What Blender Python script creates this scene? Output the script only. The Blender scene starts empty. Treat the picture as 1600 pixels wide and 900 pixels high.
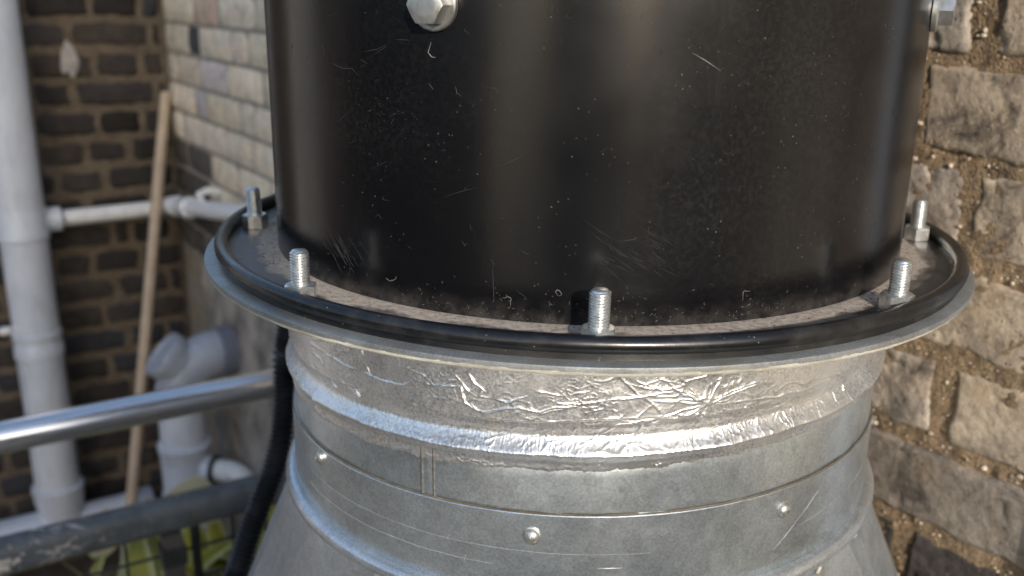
import bpy, math, random
import numpy as np
from mathutils import Vector, Matrix, noise as mnoise

random.seed(7)
rng = np.random.default_rng(7)
R = math.radians
scene = bpy.context.scene
col = scene.collection

# ------------------------------------------------------------------ camera
cam_d = bpy.data.cameras.new("camera")
cam = bpy.data.objects.new("camera", cam_d)
col.objects.link(cam)
cam_d.sensor_width = 36.0
cam_d.lens = 33.75
cam_d.clip_start = 0.02
cam_d.clip_end = 600.0
cam.matrix_world = (Matrix.Translation((-0.04685, -0.63257, 0.14931))
                    @ Matrix.Rotation(math.pi / 2 - 0.2942, 4, 'X') @ Matrix.Rotation(0.0142, 4, 'Z'))
cam_d.dof.use_dof = True
cam_d.dof.focus_distance = 0.455
cam_d.dof.aperture_fstop = 8.6
cam_d.dof.aperture_blades = 0
scene.camera = cam

# ------------------------------------------------------------------ sky and sun
SUN_AZ, SUN_EL = R(12.5), R(19.5)            # azimuth to the right of straight behind the viewer
to_sun = Vector((math.sin(SUN_AZ) * math.cos(SUN_EL), -math.cos(SUN_AZ) * math.cos(SUN_EL), math.sin(SUN_EL)))
world = bpy.data.worlds.new("World")
scene.world = world
world.use_nodes = True
wn = world.node_tree.nodes
wl = world.node_tree.links
bg = wn["Background"]
sky = wn.new("ShaderNodeTexSky")
sky.sky_type = 'NISHITA'
sky.sun_disc = False
sky.sun_elevation = SUN_EL
sky.sun_rotation = math.atan2(to_sun.x, to_sun.y)
sky.air_density = 1.0
sky.dust_density = 1.5
sky.ozone_density = 1.2
wl.new(sky.outputs[0], bg.inputs[0])
bg.inputs[1].default_value = 0.15
sun_d = bpy.data.lights.new("sun", 'SUN')
sun_d.energy = 2.2
sun_d.angle = R(0.5)
sun_d.color = (1.0, 0.92, 0.83)
sun = bpy.data.objects.new("sun", sun_d)
col.objects.link(sun)
sun.rotation_euler = (-to_sun).to_track_quat('-Z', 'Y').to_euler()
sun.location = (1, -3, 3)

scene.view_settings.view_transform = 'Standard'
scene.view_settings.look = 'None'
scene.view_settings.exposure = 0.93
scene.view_settings.gamma = 1.0
scene.cycles.max_bounces = 6

# ------------------------------------------------------------------ node helpers
class NT:
    def __init__(self, name):
        self.m = bpy.data.materials.new(name)
        self.m.use_nodes = True
        self.n = self.m.node_tree.nodes
        self.l = self.m.node_tree.links
        self.b = self.n["Principled BSDF"]
        self.tc = self.n.new("ShaderNodeTexCoord")
        self.co = self.tc.outputs['Object']

    def inp(self, sock, v):
        if hasattr(v, 'is_output') or isinstance(v, bpy.types.NodeSocket):
            self.l.new(v, sock)
        elif isinstance(v, (tuple, list)) and len(v) == 3 and sock.type == 'RGBA':
            sock.default_value = (*v, 1)
        else:
            sock.default_value = v

    def set(self, **kw):
        for k, v in kw.items():
            self.inp(self.b.inputs[k.replace('_', ' ')], v)
        return self

    def noise(self, scale, detail=3, rough=0.55, dist=0.0, co=None):
        t = self.n.new("ShaderNodeTexNoise")
        self.l.new(co or self.co, t.inputs['Vector'])
        t.inputs['Scale'].default_value = scale
        t.inputs['Detail'].default_value = detail
        t.inputs['Roughness'].default_value = rough
        t.inputs['Distortion'].default_value = dist
        return t.outputs['Fac']

    def voro(self, scale, out='Distance', co=None, feature='F1', rnd=1.0):
        t = self.n.new("ShaderNodeTexVoronoi")
        t.feature = feature
        self.l.new(co or self.co, t.inputs['Vector'])
        t.inputs['Scale'].default_value = scale
        t.inputs['Randomness'].default_value = rnd
        return t.outputs[out]

    def ramp(self, fac, a, b, ca=0.0, cb=1.0):
        t = self.n.new("ShaderNodeMapRange")
        t.clamp = True
        self.inp(t.inputs[0], fac)
        for i, v in enumerate((a, b, ca, cb)):
            t.inputs[i + 1].default_value = v
        return t.outputs[0]

    def math(self, op, a, b=0.0):
        t = self.n.new("ShaderNodeMath")
        t.operation = op
        self.inp(t.inputs[0], a)
        self.inp(t.inputs[1], b)
        return t.outputs[0]

    def mix(self, fac, a, b):
        t = self.n.new("ShaderNodeMix")
        t.data_type = 'RGBA'
        self.inp(t.inputs[0], fac)
        self.inp(t.inputs[6], a)
        self.inp(t.inputs[7], b)
        return t.outputs[2]

    def mul(self, a, b):
        t = self.n.new("ShaderNodeMix")
        t.data_type = 'RGBA'
        t.blend_type = 'MULTIPLY'
        t.inputs[0].default_value = 1.0
        self.inp(t.inputs[6], a)
        self.inp(t.inputs[7], b)
        return t.outputs[2]

    def grey(self, v):
        t = self.n.new("ShaderNodeCombineColor")
        for i in range(3):
            self.inp(t.inputs[i], v)
        return t.outputs[0]

    def mapped(self, scale=(1, 1, 1), rnd=False):
        t = self.n.new("ShaderNodeMapping")
        self.l.new(self.co, t.inputs[0])
        t.inputs['Scale'].default_value = scale
        if rnd:
            oi = self.n.new("ShaderNodeObjectInfo")
            v = self.n.new("ShaderNodeVectorMath")
            v.operation = 'SCALE'
            v.inputs[0].default_value = (37.0, 91.0, 53.0)
            self.l.new(oi.outputs['Random'], v.inputs['Scale'])
            self.l.new(v.outputs[0], t.inputs['Location'])
        return t.outputs[0]

    def objcolor(self):
        return self.n.new("ShaderNodeObjectInfo").outputs['Color']

    def sep(self, co=None):
        t = self.n.new("ShaderNodeSeparateXYZ")
        self.l.new(co or self.co, t.inputs[0])
        return t.outputs

    def radius(self):
        t = self.n.new("ShaderNodeVectorMath")
        t.operation = 'LENGTH'
        m = self.mapped((1, 1, 0))
        self.l.new(m, t.inputs[0])
        return t.outputs['Value']

    def bump(self, h, strength=0.3, dist=0.001, prev=None):
        t = self.n.new("ShaderNodeBump")
        t.inputs['Strength'].default_value = strength
        t.inputs['Distance'].default_value = dist
        self.l.new(h, t.inputs['Height'])
        if prev is not None:
            self.l.new(prev, t.inputs['Normal'])
        self.l.new(t.outputs[0], self.b.inputs['Normal'])
        return t.outputs[0]

# ------------------------------------------------------------------ materials
def m_black_paint():
    t = NT("black_powder_coat")
    z = t.sep()[2]
    film = t.math('MULTIPLY', t.ramp(t.noise(7, 3), 0.42, 0.68), t.ramp(t.noise(420, 4, 0.7), 0.45, 0.62))
    low = t.math('MULTIPLY', t.ramp(z, 0.012, 0.0), t.ramp(t.noise(90, 4, 0.7), 0.4, 0.65))
    dust = t.math('MAXIMUM', t.math('MULTIPLY', film, 0.06), t.math('MULTIPLY', low, 0.26))
    speck = t.math('MULTIPLY', t.ramp(t.voro(260), 0.13, 0.08), t.ramp(t.noise(45, 2), 0.5, 0.62))
    c = t.mix(dust, (0.0035, 0.0036, 0.0042), (0.14, 0.125, 0.11))
    c = t.mix(t.math('MULTIPLY', speck, 0.22), c, (0.30, 0.28, 0.25))
    t.set(Base_Color=c, Roughness=t.ramp(t.noise(16, 4), 0.3, 0.7, 0.20, 0.28), Specular_IOR_Level=0.55)
    n1 = t.bump(t.noise(900, 2), 0.035, 0.0006)
    t.bump(t.noise(14, 2), 0.025, 0.004, n1)
    return t.m

def m_black_flange():
    t = NT("black_flange_dusty")
    r = t.radius()
    nz = t.noise(32, 6, 0.7)
    rr = t.math('ADD', r, t.math('MULTIPLY', t.math('SUBTRACT', nz, 0.5), 0.030))
    inner = t.ramp(rr, 0.2165, 0.2115)
    fine = t.ramp(t.noise(260, 5, 0.75), 0.34, 0.6, 0.45, 1.0)
    d = t.math('MULTIPLY', inner, fine)
    film = t.math('MULTIPLY', t.ramp(t.noise(34, 5, 0.65), 0.38, 0.66), 0.42)
    d = t.math('MAXIMUM', d, film)
    c = t.mix(d, (0.014, 0.0135, 0.0135), (0.44, 0.372, 0.30))
    t.set(Base_Color=c, Roughness=t.ramp(d, 0, 0.7, 0.3, 0.9))
    t.bump(t.noise(420, 3), 0.25, 0.0008)
    return t.m

def m_black_bead():
    t = NT("black_rolled_edge")
    sp = t.math('MULTIPLY', t.ramp(t.voro(300), 0.12, 0.06), t.ramp(t.noise(70, 2), 0.52, 0.62))
    film = t.math('MULTIPLY', t.ramp(t.noise(40, 4, 0.65), 0.5, 0.75), 0.10)
    c = t.mix(t.math('MAXIMUM', sp, film), (0.006, 0.0063, 0.0072), (0.26, 0.24, 0.21))
    t.set(Base_Color=c, Roughness=t.ramp(t.noise(30, 4), 0.3, 0.7, 0.25, 0.36), Specular_IOR_Level=0.5)
    t.bump(t.noise(300, 3), 0.10, 0.0006)
    return t.m

def m_galv(name="galvanised_sheet", base=(0.525, 0.575, 0.60), rough=(0.29, 0.40), metal=0.9, grime=0.14):
    t = NT(name)
    sp = t.voro(170, 'Color')
    s1 = t.sep(sp)[0]
    n = t.noise(30, 5, 0.7)
    fine = t.noise(700, 3, 0.7)
    v = t.math('ADD', t.math('MULTIPLY', s1, 0.16), t.math('ADD', t.math('MULTIPLY', t.ramp(n, 0.3, 0.7), 0.12),
               t.math('MULTIPLY', t.ramp(fine, 0.35, 0.65), 0.36)))
    k = t.math('ADD', 0.70, v)
    c = t.mul(base, t.grey(k))
    g = t.math('MULTIPLY', t.ramp(t.noise(18, 5, 0.65, 0.4), 0.5, 0.75), grime)
    c = t.mix(g, c, (0.24, 0.20, 0.13))
    st = t.math('MULTIPLY', t.ramp(t.noise(9, 5, 0.7), 0.55, 0.75), 0.18)
    c = t.mix(st, c, (0.62, 0.64, 0.63))
    t.set(Base_Color=c, Metallic=metal, Roughness=t.ramp(n, 0.3, 0.7, *rough))
    n1 = t.bump(fine, 0.10, 0.0005)
    t.bump(t.noise(11, 2), 0.12, 0.006, n1)
    return t.m

def m_foil():
    t = NT("aluminium_foil_tape")
    fine = t.noise(620, 4, 0.75)
    patch = t.ramp(t.noise(20, 4, 0.6), 0.34, 0.56)
    pr = t.math('MULTIPLY', t.ramp(fine, 0.46, 0.60), patch)
    c = t.mix(t.math('MULTIPLY', pr, 0.6), (0.88, 0.88, 0.865), (0.27, 0.27, 0.27))
    c = t.mix(t.math('MULTIPLY', t.ramp(t.noise(42, 3), 0.58, 0.74), 0.35), c, (0.70, 0.58, 0.40))
    t.set(Base_Color=c, Metallic=0.92, Roughness=t.ramp(t.noise(60, 4), 0.3, 0.7, 0.31, 0.45))
    n1 = t.bump(fine, 0.28, 0.0005)
    t.bump(t.noise(150, 3, 0.6, 1.5), 0.15, 0.0008, n1)
    return t.m

def m_zinc():
    t = NT("bright_zinc")
    c = t.mix(t.ramp(t.noise(300, 3), 0.4, 0.7), (0.74, 0.75, 0.74), (0.50, 0.51, 0.48))
    t.set(Base_Color=c, Metallic=0.9, Roughness=0.34)
    t.bump(t.noise(500, 3), 0.2, 0.0004)
    return t.m

def m_simple(name, c1, c2, scale, rough=0.6, bump=0.2, bscale=200, bdist=0.001, **kw):
    t = NT(name)
    t.set(Base_Color=t.mix(t.ramp(t.noise(scale, 5, 0.65), 0.35, 0.68), c1, c2), Roughness=rough, **kw)
    if bump:
        t.bump(t.noise(bscale, 4, 0.65), bump, bdist)
    return t.m

def m_brick(name, soot, bumpd):
    t = NT(name)
    co = t.mapped((1, 1, 1), True)
    base = t.objcolor()
    n = t.noise(26, 6, 0.68, 0.15, co)
    f = t.noise(240, 4, 0.7, 0, co)
    c = t.mul(base, t.grey(t.ramp(n, 0.28, 0.72, 0.68, 1.30)))
    c = t.mul(c, t.grey(t.ramp(f, 0.3, 0.7, 0.78, 1.18)))
    warm = t.math('MULTIPLY', t.ramp(t.noise(17, 4, 0.6, 0, co), 0.52, 0.70), 0.35)
    c = t.mix(warm, c, t.mul(base, (1.35, 1.08, 0.78)))
    pits = t.math('MULTIPLY', t.ramp(t.voro(150, 'Distance', co), 0.22, 0.10), t.ramp(t.noise(50, 3, 0.6, 0, co), 0.48, 0.6))
    s = t.math('MAXIMUM', t.math('MULTIPLY', t.ramp(t.noise(21, 6, 0.72, 0.8, co), 0.60 - 0.1 * soot, 0.72), min(1.0, soot)), t.math('MULTIPLY', pits, 0.75))
    c = t.mix(s, c, t.mul(base, (0.16, 0.16, 0.17)))
    t.set(Base_Color=c, Roughness=0.9, Specular_IOR_Level=0.25)
    n1 = t.bump(f, 0.55, bumpd)
    n2 = t.bump(t.noise(80, 6, 0.72, 0.1, co), 0.6, bumpd * 3, n1)
    t.bump(t.math('SUBTRACT', 1.0, pits), 0.5, bumpd * 1.5, n2)
    return t.m

def m_mortar(name, a, b, dark, gdist):
    t = NT(name)
    n = t.noise(35, 5, 0.7)
    c = t.mix(t.ramp(n, 0.35, 0.66), a, b)
    g = t.voro(480, 'Color')
    c = t.mul(c, t.grey(t.ramp(t.sep(g)[0], 0, 1, 0.72, 1.28)))
    c = t.mix(t.math('MULTIPLY', t.ramp(t.noise(22, 5, 0.7), 0.55, 0.70), dark), c, (0.05, 0.043, 0.037))
    t.set(Base_Color=c, Roughness=0.95, Specular_IOR_Level=0.2)
    n1 = t.bump(t.voro(480), 0.6, gdist)
    t.bump(t.noise(120, 5, 0.7), 0.8, gdist * 2, n1)
    return t.m

def m_pipe(name, c1, c2, rough=0.38):
    t = NT(name)
    c = t.mix(t.ramp(t.noise(9, 5, 0.65), 0.35, 0.7), c1, c2)
    c = t.mix(t.math('MULTIPLY', t.ramp(t.noise(9, 6, 0.75, 0.5, t.mapped((6, 6, 1))), 0.50, 0.74), 0.38), c, (0.24, 0.22, 0.19))
    t.set(Base_Color=c, Roughness=rough)
    return t.m

def m_flaking():
    t = NT("flaking_grey_paint")
    co = t.mapped((15, 48, 48))
    co2 = t.mapped((1, 1, 1))
    x = t.sep()[0]
    n = t.noise(1.6, 6, 0.75, 0.5, co)
    zone = t.ramp(t.noise(5.0, 2, 0.5, 0, co2), 0.45, 0.60)
    w = t.math('MULTIPLY', t.ramp(n, 0.53, 0.60), zone)
    c = t.mix(t.ramp(t.noise(40, 4), 0.35, 0.7), (0.075, 0.086, 0.094), (0.13, 0.145, 0.155))
    c = t.mix(w, c, (0.78, 0.73, 0.67))
    r = t.math('MULTIPLY', t.ramp(t.noise(60, 3), 0.69, 0.72), 0.8)
    c = t.mix(r, c, (0.45, 0.22, 0.10))
    t.set(Base_Color=c, Roughness=0.5)
    t.bump(w, 0.3, 0.001)
    return t.m

def m_leaf():
    t = NT("variegated_leaf")
    ge = t.tc.outputs['UV']
    u = t.sep(ge)[0]
    e = t.ramp(t.math('ABSOLUTE', t.math('SUBTRACT', u, 0.5)), 0.28, 0.36)
    c = t.mix(t.ramp(t.noise(14, 4), 0.35, 0.7), (0.19, 0.185, 0.012), (0.40, 0.365, 0.03))
    c = t.mix(t.math('MULTIPLY', e, 0.5), c, (0.56, 0.56, 0.30))
    t.set(Base_Color=c, Roughness=0.4, Subsurface_Weight=0.0)
    return t.m

M = dict(
    black=m_black_paint(), flange=m_black_flange(), bead=m_black_bead(),
    galv=m_galv(), galv2=m_galv("galvanised_flange_plate", (0.29, 0.305, 0.305), (0.4, 0.6), 0.7, 0.6),
    galv3=m_galv("galvanised_transition", (0.54, 0.575, 0.60), (0.30, 0.42), 0.85, 0.15),
    foil=m_foil(), zinc=m_zinc(),
    screw=m_simple("dull_screw_zinc", (0.56, 0.56, 0.53), (0.32, 0.32, 0.295), 120, 0.38, 0.2, 400, 0.0004, Metallic=0.85),
    sealant=m_simple("aged_sealant", (0.15, 0.125, 0.085), (0.06, 0.048, 0.03), 60, 0.85, 0.5, 300, 0.001),
    cream=m_simple("cream_sealant_edge", (0.46, 0.44, 0.37), (0.27, 0.25, 0.20), 45, 0.8, 0.5, 300, 0.001),
    fibre=m_simple("pale_dust_fibre", (0.19, 0.182, 0.172), (0.10, 0.095, 0.09), 50, 0.9, 0),
    scratch=m_simple("dull_scratch", (0.030, 0.029, 0.029), (0.014, 0.014, 0.014), 80, 0.6, 0),
    gscratch=m_simple("pale_metal_scratch", (0.60, 0.61, 0.61), (0.46, 0.47, 0.47), 80, 0.5, 0, Metallic=0.5),
    brick_near=m_brick("weathered_stock_brick", 1.25, 0.0014),
    brick_far=m_brick("sooty_brick", 0.5, 0.0015),
    mortar_near=m_mortar("gritty_mortar", (0.30, 0.22, 0.138), (0.19, 0.138, 0.088), 0.8, 0.0016),
    mortar_pale=m_mortar("grey_mortar", (0.36, 0.33, 0.28), (0.27, 0.24, 0.20), 0.3, 0.001),
    mortar_dark=m_mortar("brown_mortar", (0.175, 0.14, 0.10), (0.115, 0.092, 0.067), 0.55, 0.001),
    render=m_simple("stained_cement_render", (0.50, 0.445, 0.375), (0.14, 0.125, 0.108), 9, 0.92, 0.8, 45, 0.008),
    pebble=m_simple("pale_grit", (0.62, 0.55, 0.44), (0.34, 0.27, 0.19), 70, 0.7, 0.2, 300),
    pvc=m_pipe("grey_white_pvc", (0.66, 0.70, 0.765), (0.56, 0.60, 0.67)),
    pvc_dark=m_pipe("blue_grey_pvc", (0.40, 0.435, 0.50), (0.31, 0.34, 0.40)),
    pvc_navy=m_pipe("slate_pvc", (0.17, 0.19, 0.245), (0.13, 0.145, 0.19)),
    pvc_white=m_pipe("white_waste_pipe", (0.86, 0.86, 0.85), (0.76, 0.76, 0.75)),
    rubber=m_simple("black_rubber", (0.012, 0.012, 0.013), (0.03, 0.03, 0.03), 50, 0.6, 0.1),
    conduit=m_simple("black_corrugated_plastic", (0.018, 0.018, 0.019), (0.04, 0.04, 0.041), 40, 0.28, 0.1, 300),
    steel=m_simple("polished_steel_tube", (0.80, 0.79, 0.79), (0.74, 0.73, 0.73), 12, 0.17, 0.03, 100, 0.001, Metallic=0.86),
    wire=m_simple("black_coated_wire", (0.02, 0.024, 0.024), (0.04, 0.045, 0.045), 60, 0.5, 0.1),
    post=m_simple("dark_painted_post", (0.055, 0.052, 0.050), (0.10, 0.09, 0.085), 30, 0.6, 0.2),
    flaking=m_flaking(),
    wood=m_simple("pale_worn_wood", (0.56, 0.45, 0.33), (0.44, 0.34, 0.24), 20, 0.65, 0.3, 80),
    white_blot=m_simple("white_paint_blot", (0.46, 0.43, 0.41), (0.28, 0.26, 0.25), 40, 0.8, 0.2),
    leaf=m_leaf(), leaf_pale=m_simple("cream_leaf", (0.62, 0.60, 0.42), (0.52, 0.50, 0.33), 12, 0.5, 0.1), stem=m_simple("plant_stem", (0.16, 0.19, 0.05), (0.10, 0.10, 0.04), 20, 0.6, 0.1),
    ground=m_simple("concrete_paving", (0.25, 0.225, 0.195), (0.18, 0.162, 0.142), 3, 0.9, 0.3, 60, 0.004),
    pale_wall=m_simple("cream_masonry_paint", (0.78, 0.70, 0.58), (0.70, 0.62, 0.50), 2, 0.85, 0.2, 40, 0.003),
    added_door=m_simple("grey_door_paint", (0.22, 0.22, 0.225), (0.18, 0.18, 0.185), 4, 0.5, 0.1),
    block_dark=m_simple("dark_render", (0.085, 0.082, 0.080), (0.06, 0.058, 0.056), 2, 0.9, 0.3, 40, 0.004),
    block=m_simple("added_block_render", (0.10, 0.10, 0.105), (0.075, 0.075, 0.08), 2, 0.9, 0.3, 40, 0.004),  # for the unseen added blocks and copings
)

# ------------------------------------------------------------------ object helpers
def tag(o, label=None, cat=None, group=None, kind=None):
    if label: o["label"] = label
    if cat: o["category"] = cat
    if group: o["group"] = group
    if kind: o["kind"] = kind
    return o

def thing(name, label, cat, loc=(0, 0, 0), rotz=0.0, group=None):
    o = bpy.data.objects.new(name, None)
    col.objects.link(o)
    o.location = loc
    o.rotation_euler = (0, 0, rotz)
    o.empty_display_size = 0.05
    return tag(o, label, cat, group)

def obj(name, mesh, parent=None, color=None):
    o = bpy.data.objects.new(name, mesh)
    col.objects.link(o)
    if parent is not None: o.parent = parent
    if color is not None: o.color = (*color, 1)
    return o

class MB:
    """collects verts / faces, then builds one mesh"""
    def __init__(self):
        self.v, self.f = [], []
    def add(self, verts, faces):
        o = len(self.v)
        self.v.extend([tuple(map(float, p)) for p in verts])
        self.f.extend([tuple(int(i) + o for i in f) for f in faces])
        return self
    def mesh(self, name, mat, smooth=True, sharp=35.0):
        me = bpy.data.meshes.new(name)
        me.from_pydata(self.v, [], self.f)
        me.materials.append(mat)
        if smooth:
            me.polygons.foreach_set('use_smooth', [True] * len(me.polygons))
            me.set_sharp_from_angle(angle=R(sharp))
        me.update()
        return me
    def build(self, name, mat, parent=None, smooth=True, sharp=35.0, color=None):
        return obj(name, self.mesh(name, mat, smooth, sharp), parent, color)

def grid_faces(n, m, wrap):
    """rows n, columns m (row-major); columns wrap round if asked"""
    f = []
    for i in range(n - 1):
        for j in range(m if wrap else m - 1):
            k = (j + 1) % m
            f.append((i * m + j, i * m + k, (i + 1) * m + k, (i + 1) * m + j))
    return f

def lathe(mb, prof, n=96, tilt=0.0, closed=False, phis=None, flip=False):
    """profile [(r, z)] or [(r, z, k)], phi measured from the front (-y) to the right; z += k * x"""
    wrap = phis is None
    ph = np.linspace(-math.pi, math.pi, n, endpoint=False) if wrap else np.asarray(phis)
    v = []
    P = list(prof) + ([prof[0]] if closed else [])
    for p in P:
        k = p[2] if len(p) > 2 else tilt
        for a in ph:
            x = p[0] * math.sin(a)
            v.append((x, -p[0] * math.cos(a), p[1] + k * x))
    f = grid_faces(len(P), len(ph), wrap)
    if flip: f = [q[::-1] for q in f]
    mb.add(v, f)
    return mb

def frames(pts):
    pts = [Vector(p) for p in pts]
    T = []
    for i in range(len(pts)):
        a, b = pts[max(0, i - 1)], pts[min(len(pts) - 1, i + 1)]
        T.append((b - a).normalized())
    up = Vector((0, 0, 1)) if abs(T[0].z) < 0.9 else Vector((1, 0, 0))
    N = [(up - T[0] * up.dot(T[0])).normalized()]
    for i in range(1, len(pts)):
        v = N[-1] - T[i] * N[-1].dot(T[i])
        N.append(v.normalized())
    return pts, T, N

def tube(mb, pts, rad, n=24, caps=True):
    pts, T, N = frames(pts)
    v = []
    for i, p in enumerate(pts):
        r = rad(i) if callable(rad) else (rad[i] if isinstance(rad, (list, tuple)) else rad)
        B = T[i].cross(N[i])
        for j in range(n):
            a = 2 * math.pi * j / n
            v.append(p + (N[i] * math.cos(a) + B * math.sin(a)) * r)
    f = grid_faces(len(pts), n, True)
    if caps:
        f.append(tuple(range(n))[::-1])
        f.append(tuple((len(pts) - 1) * n + j for j in range(n)))
    mb.add(v, f)
    return mb

def ringed(mb, a, b, prof, n=32):
    """solid of revolution about the line a-b; prof [(t in 0..1 or metres along, r)] metres along"""
    a, b = Vector(a), Vector(b)
    d = (b - a).normalized()
    pts = [a + d * t for t, r in prof]
    up = Vector((0, 0, 1)) if abs(d.z) < 0.9 else Vector((1, 0, 0))
    N = (up - d * up.dot(d)).normalized()
    B = d.cross(N)
    v = []
    for (t, r), p in zip(prof, pts):
        for j in range(n):
            q = 2 * math.pi * j / n
            v.append(p + (N * math.cos(q) + B * math.sin(q)) * r)
    f = grid_faces(len(prof), n, True)
    f.append(tuple(range(n))[::-1])
    f.append(tuple((len(prof) - 1) * n + j for j in range(n)))
    mb.add(v, f)
    return mb

def box(mb, lo, hi):
    x0, y0, z0 = lo
    x1, y1, z1 = hi
    v = [(x0, y0, z0), (x1, y0, z0), (x1, y1, z0), (x0, y1, z0), (x0, y0, z1), (x1, y0, z1), (x1, y1, z1), (x0, y1, z1)]
    mb.add(v, [(0, 3, 2, 1), (4, 5, 6, 7), (0, 1, 5, 4), (1, 2, 6, 5), (2, 3, 7, 6), (3, 0, 4, 7)])
    return mb

def bez(p0, p1, p2, n=12):
    p0, p1, p2 = Vector(p0), Vector(p1), Vector(p2)
    return [p0 * (1 - t) ** 2 + p1 * 2 * t * (1 - t) + p2 * t * t for t in [i / (n - 1) for i in range(n)]]

def nz(x, y, z=0.0):
    return mnoise.noise(Vector((x, y, z)))

def fbm(x, y, z=0.0, o=4):
    return mnoise.fractal(Vector((x, y, z)), 1.0, 2.0, o)

def ribbon(mb, pts, w, off_dir):
    """thin strip laid along pts; off_dir(i) = outward normal"""
    P = [Vector(p) for p in pts]
    v = []
    for i, p in enumerate(P):
        t = (P[min(i + 1, len(P) - 1)] - P[max(i - 1, 0)]).normalized()
        nrm = off_dir(p)
        s = t.cross(nrm).normalized()
        ww = w * (0.35 + 0.65 * math.sin(math.pi * (i + 0.5) / len(P)))
        v += [p + s * ww / 2, p + nrm * w * 0.4, p - s * ww / 2]
    f = []
    for i in range(len(P) - 1):
        a, b = i * 3, i * 3 + 3
        f += [(a, a + 1, b + 1, b), (a + 1, a + 2, b + 2, b + 1)]
    mb.add(v, f)

def on_cyl(phi_deg, z, r):
    a = R(phi_deg)
    return Vector((r * math.sin(a), -r * math.cos(a), z))

def radial(p):
    return Vector((p.x, p.y, 0)).normalized()

# ================================================================== SETTING
GZ = -1.62
g = MB()
gs = [-300, -60, -20, -8, -4, -2, -1, 0, 1, 2, 4, 8, 20, 60, 300]
gv = [(x, y, GZ) for y in gs for x in gs]
g.add(gv, grid_faces(len(gs), len(gs), False))
tag(g.build('ground', M['ground'], smooth=False), kind='structure')

# ------------------------------------------------------------------ bricks
def brick_mesh(name, L, H, D, nx, ny, seed, amp, rw, rough, mat):
    """one brick: front face towards +y at y = 0, x 0..L, z 0..H, body going back to y = -D"""
    v = []
    s = seed * 3.17
    for j in range(ny + 1):
        for i in range(nx + 1):
            u, w = i / nx, j / ny
            x, z = u * L, w * H
            eu, ew = abs(2 * u - 1), abs(2 * w - 1)
            dx = amp * nz(z * 45, s, 1.3) * (1 if i in (0, nx) else eu ** 3)
            dz = amp * nz(x * 38, s, 7.7) * (1 if j in (0, ny) else ew ** 3)
            d = min(x, L - x, z, H - z)
            cr = min(x, L - x) ** 2 + min(z, H - z) ** 2
            y = -rw * max(0.0, 1 - d / (rw * 1.6)) ** 2
            corner = rw * 1.5
            if min(x, L - x) < corner and min(z, H - z) < corner:
                q = math.hypot(corner - min(x, L - x), corner - min(z, H - z)) / corner
                y -= rw * 0.7 * max(0, q - 0.7)
            y += rough * fbm(x * 30 + s, z * 30, 2.1) + rough * 0.5 * nz(x * 120, z * 120 + s)
            if nx > 12:
                y += rough * 0.45 * nz(x * 300 + s, z * 300)
                y -= 0.0010 * max(0.0, 1 - abs(nz(x * 24 + s * 2, z * 34, 4.4) + 0.25 * nz(x * 110, z * 110, s)) * 14) * (nz(x * 9 + s, z * 9, 8.8) > 0.05)
                y -= 0.0014 * max(0.0, nz(x * 70 + s, z * 70, 6.1) - 0.38) * 4
            if d < 1e-6: y -= rw * 0.5
            v.append((x + dx, y, z + dz))
    m = nx + 1
    f = [(j * m + i, (j + 1) * m + i, (j + 1) * m + i + 1, j * m + i + 1) for j in range(ny) for i in range(nx)]
    ring = [i for i in range(m)] + [j * m + nx for j in range(1, ny + 1)] + [ny * m + i for i in range(nx - 1, -1, -1)] + [j * m for j in range(ny - 1, 0, -1)]
    o = len(v)
    for k in ring: v.append((v[k][0], -D, v[k][2]))
    nr = len(ring)
    for a in range(nr):
        b = (a + 1) % nr
        f.append((ring[a], ring[b], o + b, o + a))
    mb = MB(); mb.add(v, f)
    return mb.mesh(name, mat, True, 60)

# ---- pale / weathered wall behind the duct: local x runs away from the viewer along the wall, y into the yard
ROT_L = math.atan2(0.83369, -0.55223)
wallL = thing('brick_wall', 'long weathered tan and pale brick wall running close behind the black casing', 'brick wall', (0.23471, 0.15547, 0), ROT_L)
Z0, PITCH = 0.1099, 0.075
def ramp_off(s):
    return -0.0365 * min(1, max(0, (s - 0.15) / 1.0))
FIX = {0: [2.10, 1.926, 1.727, 1.48, -0.093, -0.30, 0.115], 1: [1.978, 1.89, 1.643, 1.535, -0.050, -0.262],
       2: [2.102, 1.902, 1.693, 1.457, -0.1025, -0.315, 0.10], 3: [2.103, 1.963, 1.862, 1.616, 1.516, -0.03, -0.245],
       4: [2.099, 1.935, 1.727, 1.547, -0.105, -0.32, 0.0], 5: [2.08, 1.87, 1.66, 1.45, -0.035, -0.26],
       6: [2.10, 1.90, 1.70, -0.088, -0.30, 0.02]}
JW = {(0, -0.093): 0.022, (4, -0.105): 0.016, (6, -0.088): 0.015}
SPECIAL = {(0, 1.8265): (0.57, 0.44, 0.35), (2, 1.7975): (0.62, 0.55, 0.52), (1, 1.934): (0.07, 0.072, 0.075), (3, 1.9125): (0.50, 0.45, 0.43)}
def row_joints(k):
    fx = sorted(FIX.get(k, []))
    if not fx:
        fx = [-0.10 + 0.11 * (k % 2)]
    js = list(fx)
    x = min(fx)
    rr = random.Random(k * 7 + 3)
    while x > -0.85:
        x -= rr.choice([0.215, 0.205, 0.107]); js.append(x)
    full = sorted(js)
    out = [full[0]]
    for b in full[1:]:
        a = out[-1]
        if b - a > 0.30:
            n = max(1, round((b - a) / 0.185))
            for i in range(1, n):
                out.append(a + (b - a) * (i + rr.uniform(-0.12, 0.12)) / n)
        out.append(b)
    x = out[-1]
    while x < 2.19:
        st = rr.choice([0.21, 0.10]); x = min(2.2, x + st)
        if 2.2 - x < 0.05: x = 2.2
        out.append(x)
    return out
count = 0
stuff_far = MB()
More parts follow.
